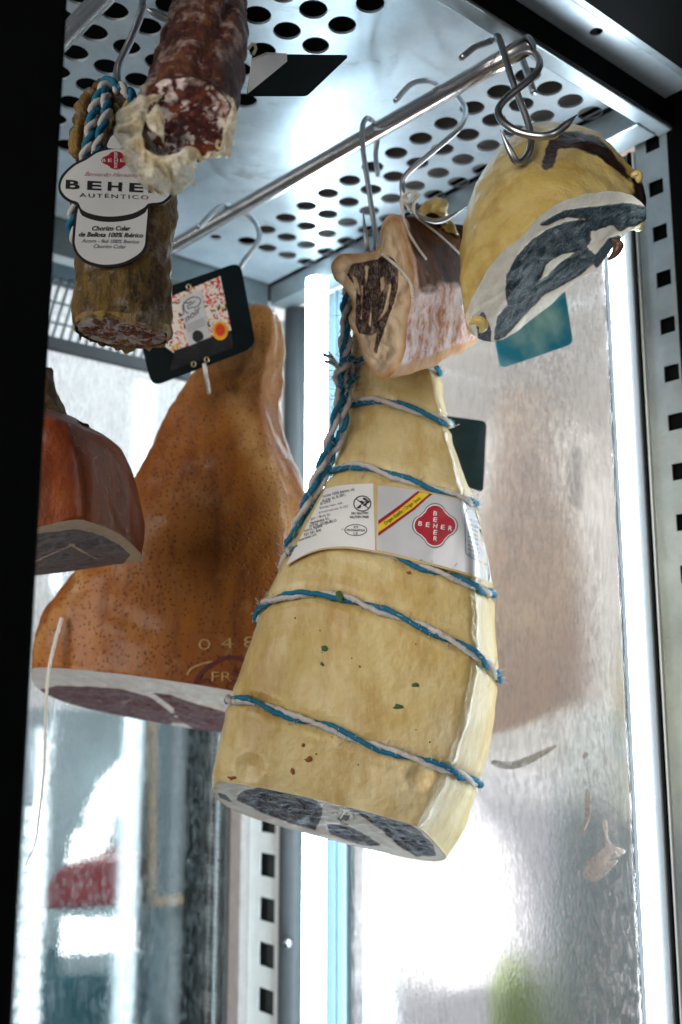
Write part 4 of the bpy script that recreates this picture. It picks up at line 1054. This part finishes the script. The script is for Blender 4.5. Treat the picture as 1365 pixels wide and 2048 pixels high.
# black card with printed sticker on the orange ham
def rounded(quad, r=.12, n=5):
    out = []; q = [np.array(p, float) for p in quad]
    for i in range(4):
        p0, p, p1 = q[i - 1], q[i], q[(i + 1) % 4]; la, lb = np.linalg.norm(p0 - p), np.linalg.norm(p1 - p); d = r * min(la, lb)
        a = p + (p0 - p) / la * d; b = p + (p1 - p) / lb * d
        for k in range(n + 1):
            t = k / n; out.append(tuple(a * (1 - t) ** 2 + p * 2 * t * (1 - t) + b * t * t))
    return out
card = thing('price_card', P(410, 750, 1.03), 'black card with floral sticker and orange seal pinned to the orange ham', 'card')
cpl = Plane(P(390, 650, 1.03), (.12, -1, -.18))
cb = decal('card_board', rounded([(262, 600), (481, 524), (513, 694), (304, 774)], .13), cpl, .0015, 'black_card', card, None, None, .003)
plain('film', (.022, .023, .026), .22, 0, .3, 60)
stk = decal('sticker', [(343, 594), (441, 553), (463, 661), (440, 668), (378, 692), (352, 716), (348, 706), (331, 694), (336, 640)], cpl, .0019, 'floral_print', card, None)
decal('clear_film', [(349, 702), (463, 661), (467, 696), (343, 742), (341, 736), (347, 716)], cpl, .0020, 'film', stk)
decal('sticker_panel', [(362, 597), (403, 581), (420, 675), (378, 693)], cpl, .0023, 'silver_paper', stk)
pig = [(368, 628), (366, 613), (374, 602), (388, 595), (400, 598), (401, 606), (394, 614), (383, 616), (378, 619), (376, 613), (384, 609), (391, 602)]
stroke('pig_drawing', [tuple(p) for p in catmull(pig, 5)], 1.6, cpl, .0026, 'black_ink', stk)
stroke('pig_drawing', [tuple(p) for p in catmull([(368, 606), (377, 607), (384, 604)], 4)], 2.0, cpl, .0026, 'black_ink', stk)
stroke('pig_drawing', [tuple(p) for p in catmull([(368, 612), (370, 622), (378, 628)], 4)], 1.6, cpl, .0026, 'black_ink', stk)
text('lettering', 'noir', (373, 646), (405, 622), 13, cpl, .0026, 'black_ink', stk, .0, .4)
for k in range(4): stroke('small_print', [(373 + k * .8, 652 + k * 4.2), (409 + k * .8, 637 + k * 4.2)], 1.1, cpl, .0026, 'grey_ink', stk)
decal('tree_print', blob(396, 673, 11, 12, 14, .08, 2), cpl, .0026, 'black_ink', stk)
decal('seal', ell(441, 662, 15.5, 19), cpl, .0028, 'flag_yellow', stk); decal('seal', ell(441, 662, 14, 17), cpl, .0030, 'orange_seal', stk); decal('seal', ell(441, 661, 9.5, 12), cpl, .0032, 'seal_red', stk)
for x, y in ((378, 575), (388, 729), (414, 720)):
    pth = [cpl.front(*q, .0025) for q in ell(x, y, 4.2, 5, 14)]; V, Fc = tube(pth, .0008, 6, True); mesh('eyelet', V, Fc, 'brass', card)
V, Fc = tube3([(409, 728, 1.028), (412, 748, 1.03), (417, 772, 1.07), (418, 785, 1.10)], .0022, 8); mesh('pin', V, Fc, 'white_plastic', card)

# ================================================================== brown ham piece at the left
bp = thing('ham_piece', P(150, 1150, .87), 'glossy brown ham piece half hidden by the black door post', 'ham')
BY = .88
bs = [((-20, 830), (150, 838), .035, 0), ((-45, 856), (205, 868), .058, 0), ((-50, 885), (232, 890), .066, .02), ((-55, 945), (252, 950), .070, .04), ((-60, 1020), (270, 1022), .073, .02), ((-60, 1100), (272, 1072), .073, .05)]
SEC2 = [(-1, .25), (-.95, -.40), (-.80, -.74), (-.35, -.95), (.2, -1.0), (.50, -.96), (.66, -.80), (.86, -.25), (1, .30), (.92, .80), (.45, 1.0), (-.3, 1.0), (-.82, .76)]
rings = [ring(L, R, BY, D, SEC2, pt) for L, R, D, pt in bs]
rings[-1] = [(x, y, z + .018 * max(0, (1 - abs(u - .55) / 1.6)) * (1 if w_ < 0 else .4) - .016) for (x, y, z), (u, w_) in zip(rings[-1], SEC2)]
rings = [[tuple(np.mean(rings[0], axis=0) + (np.array(p) - np.mean(rings[0], axis=0)) * .4 + np.array((0, 0, .006))) for p in rings[0]]] + rings
rows = displace(loft(rings, 8, 9), .0030, 18, True, 3, True)
V, Fc = rows_mesh(rows)
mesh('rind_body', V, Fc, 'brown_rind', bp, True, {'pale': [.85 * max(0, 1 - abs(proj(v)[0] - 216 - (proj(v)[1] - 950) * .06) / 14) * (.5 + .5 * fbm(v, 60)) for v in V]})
CV, CF = cap(rows[-1], 36, .002, .002, 40)
bpoly = [[(-100, 1078), (75, 1068), (150, 1058), (200, 1070), (240, 1090), (262, 1110), (240, 1135), (75, 1180), (-100, 1200)]]
mesh('cut_face', CV, CF, 'brown_cut', bp, True, {'musc': musc(CV, bpoly, [[(60, 1126), (150, 1086), (152, 1089), (60, 1130)], [(140, 1086), (200, 1120), (198, 1123), (138, 1090)]], 3)})
fv = [ring((60, 850), (180, 858), .885, .04), ring((70, 820), (132, 832), .885, .026), ring((80, 780), (116, 790), .885, .016), ring((85, 735), (98, 738), .885, .008)]
V, Fc = rows_mesh(displace(loft(fv, 5, 6), .004, 40)); mesh('shank', V, Fc, 'chorizo_casing', bp)

# ================================================================== chorizo
mat_casing('chorizo_tallow', (.34, .22, .06), (.22, .13, .04), (.40, .28, .10), (.30, .24, .16))
cz = thing('chorizo', P(245, 690, .74), 'mouldy brown chorizo with white cloud shaped label and cut end', 'chorizo')
ZY = .745
zs = [((222, 178), (258, 176), .008, 0), ((200, 196), (275, 196), .018, 0), ((182, 230), (296, 232), .026, 0), ((170, 280), (318, 282), .031, 0), ((158, 340), (342, 342), .034, 0), ((152, 400), (353, 402), .034, 0), ((152, 470), (349, 474), .034, 0), ((152, 540), (342, 546), .034, 0), ((149, 600), (340, 606), .0345, 0), ((150, 640), (341, 648), .0345, 0), ((152, 664), (337, 672), .034, 0)]
rings = [ring(L, R, ZY, D) for L, R, D, pt in zs]
rings = [[tuple(np.mean(rings[0], axis=0) + (np.array(p) - np.mean(rings[0], axis=0)) * .3) for p in rings[0]]] + rings
rows = displace(loft(rings, 12, 10), .0030, 30, True, 3)
R_ = rows
for i in range(len(R_)):
    cc = np.mean(R_[i], axis=0)
    for j in range(len(R_[i])):
        an = j / len(R_[i]) * math.tau; g = .5 * (1 + math.sin(an * 13 + 3 * fbm((an, i * .02, 0), 1.5)))
        R_[i][j] = cc + (R_[i][j] - cc) * (1 - .020 * g)
V, Fc = rows_mesh(R_); mesh('casing', V, Fc, 'chorizo_casing', cz)
zsurf = Surf(V, Fc)
rim = R_[-1]; inner = [np.mean(rim, axis=0) + (p - np.mean(rim, axis=0)) * .94 + np.array((0, 0, .001)) for p in rim]
CV, CF = cap(inner, 30, .001, .003, 70); mesh('cut_face', CV, CF, 'chorizo_cut', cz)
# ragged casing edge round the cut
lip = []
for s_ in range(5):
    t = s_ / 4
    lip.append([np.mean(rim, axis=0) + (p - np.mean(rim, axis=0)) * (1.012 - .03 * t + .02 * fbm((j * .1, t, 2), 1)) + np.array((0, 0, .005 - t * (.006 + .006 * fbm((j * .13, 0, 7), 1.3)))) for j, p in enumerate(rim)])
V, Fc = rows_mesh(lip); mesh('casing_edge', V, Fc, 'chorizo_tallow', cz)
V, Fc = tube3([(330, 648, .728), (340, 656, .728), (341, 672, .73), (334, 682, .735)], .0016, 8, 6, lambda x: .4 + .8 * math.sin(math.pi * x)); mesh('casing_edge', V, Fc, 'chorizo_tallow', cz)
# folded tied end and cord
V, Fc = tube3([(222, 172, .765), (195, 182, .758), (172, 205, .75), (165, 240, .747), (158, 270, .745), (157, 305, .745), (165, 330, .75)], .0078, 18, 8, lambda x: (.8 + .35 * fbm((x * 9, 0, 1), 1.2)) * (1 if x < .85 else (1.02 - x) / .17))
o_ = mesh('tied_end', V, Fc, 'chorizo_casing', cz)
V, Fc = tube3([(158, 255, .742), (153, 275, .74), (152, 300, .741), (158, 318, .745)], .0058, 14, 8, lambda x: (.4 + .6 * math.sin(math.pi * x)) * (1 + .5 * fbm((x * 6, 2, 2), 1))); mesh('tied_end', V, Fc, 'chorizo_tallow', cz)
px_rope([(262, 212, .722), (262, 192, .718), (250, 178, .716), (238, 172, .718), (216, 168, .72), (204, 186, .716), (190, 215, .712), (185, 245, .710), (180, 275, .709), (172, 305, .708), (163, 340, .712), (152, 400, .722), (146, 440, .728), (147, 470, .732), (158, 482, .74)], cz, .0042, .021)
px_rope([(238, 180, .716), (222, 162, .724), (208, 172, .722), (212, 198, .712), (214, 222, .706), (206, 250, .704), (200, 280, .704), (188, 315, .704)], cz, .0040, .021, 1.5)
px_rope([(246, 190, .72), (256, 183, .716), (263, 195, .716), (262, 208, .72)], cz, .0038, .018, 1)
# hook slit
decal('hook_slit', [(236, 208), (242, 222), (246, 224), (249, 206)], Safe(zsurf, (245, 300)), .0006, 'dark_cavity', cz)
for pts in ([(228, 196, .722), (232, 212, .716), (240, 226, .712)], [(258, 200, .72), (253, 214, .715), (244, 226, .712)]):
    V, Fc = tube3(pts, .0026, 8, 5, lambda x: .5 + .6 * math.sin(math.pi * x)); mesh('slit_edge', V, Fc, 'wedge_fat', cz)
# label
zl = thing('hang_label', P(222, 535, .70), 'white cloud shaped label with black border on the chorizo', 'label')
zp = Plane(P(230, 400, .7035), (.10, -1, -.10))
out_l = [(211, 297), (192, 303), (171, 316), (148, 328), (124, 351), (117, 375), (124, 393), (139, 404), (153, 411), (150, 420), (146, 472), (146, 492), (154, 510), (171, 526), (198, 534), (221, 535), (250, 530), (280, 514), (294, 498), (297, 472), (301, 418), (304, 412), (324, 410), (338, 401), (346, 388), (344, 368), (324, 337), (296, 322), (280, 307), (262, 299)]
decal('label_board', [tuple(p) for p in catmull(out_l, 4, True)], zp, .0006, 'black_ink', zl, None, None, .0012)
hd = [(212, 299), (213, 280), (224, 266), (244, 262), (262, 268), (268, 284), (266, 300)]
decal('label_tab', [tuple(p) for p in catmull(hd, 4, True)], zp, .0004, 'black_ink', zl, None, None, .001)
decal('label_tab_paper', [tuple(p) for p in catmull([(218, 297), (218, 283), (227, 271), (244, 267), (257, 272), (262, 285), (261, 297)], 4, True)], zp, .0008, 'white_paper', zl)
cl = [(211, 302), (193, 308), (173, 321), (150, 333), (129, 354), (122, 375), (129, 390), (142, 400), (157, 406), (166, 421), (192, 431), (227, 434), (265, 428), (289, 416), (298, 408), (322, 405), (334, 397), (341, 387), (339, 370), (320, 341), (294, 327), (278, 312), (262, 304), (236, 299)]
decal('label_paper', [tuple(p) for p in catmull(cl, 4, True)], zp, .0009, 'white_paper', zl)
cl2 = [(157, 419), (165, 432), (192, 442), (227, 445), (266, 439), (290, 427), (296, 420), (292, 472), (289, 494), (276, 510), (248, 525), (221, 530), (199, 529), (174, 521), (158, 507), (151, 490), (151, 472)]
decal('label_paper', [tuple(p) for p in catmull(cl2, 4, True)], zp, .0009, 'white_paper', zl)
ZO = .0012
decal('emblem', quatrefoil(233, 322, 30, 18), zp, ZO, 'red_ink', zl)
for k, ch in enumerate('BEHER'):
    x = 233 + (k - 2) * 12.2; text('lettering', ch, (x - 3.8, 325.5), (x + 3.8, 325.5), 6.4, zp, ZO + .0003, 'white_paper', zl, .01)
    if k != 2: y = 322 + (k - 2) * 6.6; text('lettering', ch, (229.5, y + 3), (236.5, y + 3), 5.6, zp, ZO + .0003, 'white_paper', zl, .01)
text('lettering', 'Bernardo Hernández', (170, 353), (288, 356), 8.5, zp, ZO, 'red_ink', zl, -.012, .5)
for k, ch in enumerate('BEHER'):
    x0 = (132, 175, 216, 259, 297)[k]; text('lettering', ch, (x0, 378 + k * 2.0), (x0 + 28, 379.3 + k * 2.0), 17, zp, ZO, 'black_ink', zl, .03)
text('lettering', 'AUTÉNTICO', (160, 395), (297, 400), 8, zp, ZO, 'black_ink', zl, -.004, 0, 1.3)
text('lettering', 'Chorizo Cular', (185, 462), (262, 462), 9, zp, ZO, 'black_ink', zl, .018, .3)
text('lettering', 'de Bellota 100% Ibérico', (158, 474), (287, 476), 9, zp, ZO, 'black_ink', zl, .018, .3)
text('lettering', 'Acorn - fed 100% Iberico', (164, 486), (279, 488), 7.5, zp, ZO, 'grey_ink', zl, .008, .3)
text('lettering', 'Chorizo Cular', (188, 497), (253, 498), 7.5, zp, ZO, 'grey_ink', zl, .008, .3)

# ================================================================== salami
sl = thing('salami', P(375, 300, .58), 'dark lumpy salami with peeled casing around its cut end', 'salami')
sc_ = [(374, 240, .580), (380, 213, .588), (392, 165, .602), (407, 105, .62), (419, 30, .642), (430, -50, .67), (442, -130, .70)]
sr = [.0280, .0288, .0296, .0292, .0265, .0235, .0215]
path = [Vector(p) for p in catmull([P(*q) for q in sc_], 14)]; rad = [float(x[0]) for x in catmull([(r_,) for r_ in sr], 14)]
NS = 72; V, Fc = tube(path, 1.0, NS)
Fc = Fc[:-2]; V = [Vector(v) for v in V]
for i, c in enumerate(path):
    for k in range(NS):
        an = k / NS * math.tau; d = (V[i * NS + k] - c).normalized(); s_ = i / len(path)
        g = 0
        for q in range(5):
            dd = (an - q * math.tau / 5 - .3 - .25 * math.sin(s_ * 5 + q) + math.pi) % math.tau - math.pi; g += math.exp(-(dd / .13) ** 2)
        for q, zq in enumerate((.45, .80)): g += .8 * math.exp(-((s_ - zq - .03 * math.sin(an * 2 + q)) / .018) ** 2)
        rr_ = rad[i] * (1 - .13 * min(1, g) * min(1, s_ * 6)) + .0016 * fbm(c + d * .03, 45, 3)
        V[i * NS + k] = c + d * rr_
mesh('casing', V, Fc, 'salami_casing', sl)
rim = [np.array(V[k]) for k in range(NS)]
cen = np.mean(rim, axis=0); CV, CF = cap([cen + (p - cen) * .985 for p in rim], 30, .0, .003, 60)
CV = [tuple(2 * cen - np.array(v) if False else v) for v in CV]
mesh('cut_face', CV, CF, 'salami_cut', sl)
inn = [(387, 160), (429, 178), (462, 208), (460, 240), (450, 266), (444, 299), (428, 311), (404, 315), (384, 302), (355, 312), (330, 316), (306, 310), (290, 291), (284, 259), (296, 210), (330, 191), (361, 177)]
mid = [(388, 154), (432, 172), (468, 206), (468, 240), (462, 270), (452, 306), (434, 310), (404, 316), (386, 318), (368, 340), (338, 350), (308, 348), (282, 318), (268, 270), (270, 232), (305, 180), (350, 165)]
ott = [(386, 146), (436, 164), (473, 204), (474, 240), (470, 272), (459, 311), (440, 305), (402, 313), (390, 335), (384, 372), (344, 388), (310, 386), (268, 356), (245, 289), (230, 266), (262, 204), (320, 150)]
yi = [.578, .572, .566, .562, .560, .560, .560, .560, .558, .556, .556, .556, .558, .560, .564, .570, .575]
lip = [[tuple(P(x, y, Y + .006)) for (x, y), Y in zip(inn, yi)], [tuple(P(x, y, Y - .004)) for (x, y), Y in zip(inn, yi)], [tuple(P(x, y, Y - .002 + .004 * math.sin(i * 2.1))) for i, ((x, y), Y) in enumerate(zip(mid, yi))], [tuple(P(x, y, Y + .016 + .006 * math.sin(i * 1.7))) for i, ((x, y), Y) in enumerate(zip(ott, yi))]]
rows = displace(loft(lip, 14, 9), .0030, 40, True, 3)
for i in range(len(rows)):
    for j in range(len(rows[i])):
        t = max(0, i - 9) / (len(rows) - 10); an = j / len(rows[i]) * math.tau
        f = math.sin(an * 19 + 2.5 * fbm((an * 2, t * 1.5, 3), 1.2)) ; f = abs(f) ** .6 * (1 if f > 0 else -1)
        rows[i][j] = rows[i][j] + np.array((0, -1, 0)) * .0034 * f * min(1, t * 2)
V, Fc = rows_mesh(rows); mesh('peeled_casing', V, Fc, 'peeled_casing', sl)
V, Fc = rows_mesh(displace(loft([[tuple(P(296, 222, .556)), tuple(P(318, 212, .556)), tuple(P(330, 240, .554))], [tuple(P(292, 240, .553)), tuple(P(310, 245, .551)), tuple(P(328, 262, .553))], [tuple(P(305, 262, .552)), tuple(P(318, 272, .551)), tuple(P(328, 288, .553))]], 8, 8, False), .002, 90, False), False); mesh('casing_flap', V, Fc, 'peeled_casing', sl)
V, Fc = tube3([(436, 282, .556), (434, 292, .554), (441, 298, .553), (447, 290, .556)], .0009, 6); mesh('casing_curl', V, Fc, 'peeled_casing', sl)
V, Fc = tube3([(497, 98, .64), (506, 88, .642), (512, 96, .642), (507, 108, .642)], .0011, 6); mesh('casing_curl', V, Fc, 'peeled_casing', sl)

# ================================================================== other cards
pcd = thing('price_card', P(600, 150, .70), 'blank black card in a white clip beside the salami, under the ceiling', 'card')
pl = Plane(P(590, 150, .715), (.1, -.45, -1))
decal('card_board', rounded([(494, 192), (614, 192), (698, 112), (505, 110)], .06), pl, .0005, 'black_card', pcd, None, None, .002)
decal('clip', [(496, 181), (574, 117), (574, 105), (533, 103), (503, 116)], pl, .004, 'white_plastic', pcd, None, None, .003)
t_ = NT('blue_card'); f_ = t_.noise(16, 3); t_.done(t_.bsdf(t_.mix(t_.ramp(f_, [(.4, 0), (.6, 1)]), (.02, .30, .52), (.45, .78, .92)), .28, 0, coat=.5))  # pale cyan patches paint the LED's reflection into the card colour
bc = thing('price_card', P(1060, 730, .96), 'glossy blue card hanging below the yellow ham wedge', 'card')
decal('card_board', rounded([(978, 600), (1126, 560), (1146, 688), (1001, 738)], .1), Plane(P(1060, 650, .97), (.45, -1, -.12)), .001, 'blue_card', bc, None, None, .002)
t_ = NT('teal_black_card'); f_ = t_.noise(40, 5); t_.done(t_.bsdf(t_.mix(t_.ramp(f_, [(.45, 0), (.7, 1)]), (.002, .022, .030), (.004, .04, .052)), .35))
kc = thing('price_card', P(935, 980, 1.09), 'dark teal card sticking out behind the right side of the pale ham', 'card')
decal('card_board', rounded([(880, 830), (974, 843), (967, 986), (873, 950)], .12), Plane(P(930, 900, 1.09), (-.2, -1, -.05)), .001, 'teal_black_card', kc, None, None, .002)

# ================================================================== grease smears on the side pane
gp = Plane(W(.8, .9026, 0), BX)
for nm, lp in (('a', [(1171, 1582), (1182, 1585), (1180, 1630), (1168, 1667), (1158, 1672), (1161, 1653), (1170, 1632)]),
               ('b', [(1205, 1647), (1214, 1643), (1219, 1684), (1250, 1701), (1240, 1712), (1214, 1722), (1236, 1722), (1195, 1761), (1170, 1752), (1178, 1722), (1212, 1691)]),
               ('c', [(987, 1520), (1021, 1524), (1062, 1510), (1107, 1491), (1110, 1497), (1062, 1527), (1021, 1539), (987, 1531)]),
               ('d', [(1165, 1512), (1172, 1504), (1178, 1508), (1170, 1518)])):
    lab_ = {'a': 'slim curved grease smear on the side glass, above the forked one', 'b': 'forked grease smear low on the fogged side glass', 'c': 'long pale smear on the side glass beside the ham, level with its lowest cord', 'd': 'tiny smear on the side glass right of the long pale smear', 'e': 'slanted whitish streak on the side glass over the orange reflection', 'f': 'short whitish dab below the slanted streak on the side glass', 'g': 'small roundish dab on the side glass beside the widest part of the ham'}[nm]
    o = decal('grease_smear', [tuple(p) for p in catmull(lp, 5, True)], gp, .0003, 'backlit_smear' if nm in 'cefg' else 'grease_smear', None, None, None, .0006)
    tag(o, lab_, 'smear', 'smears on the side glass')
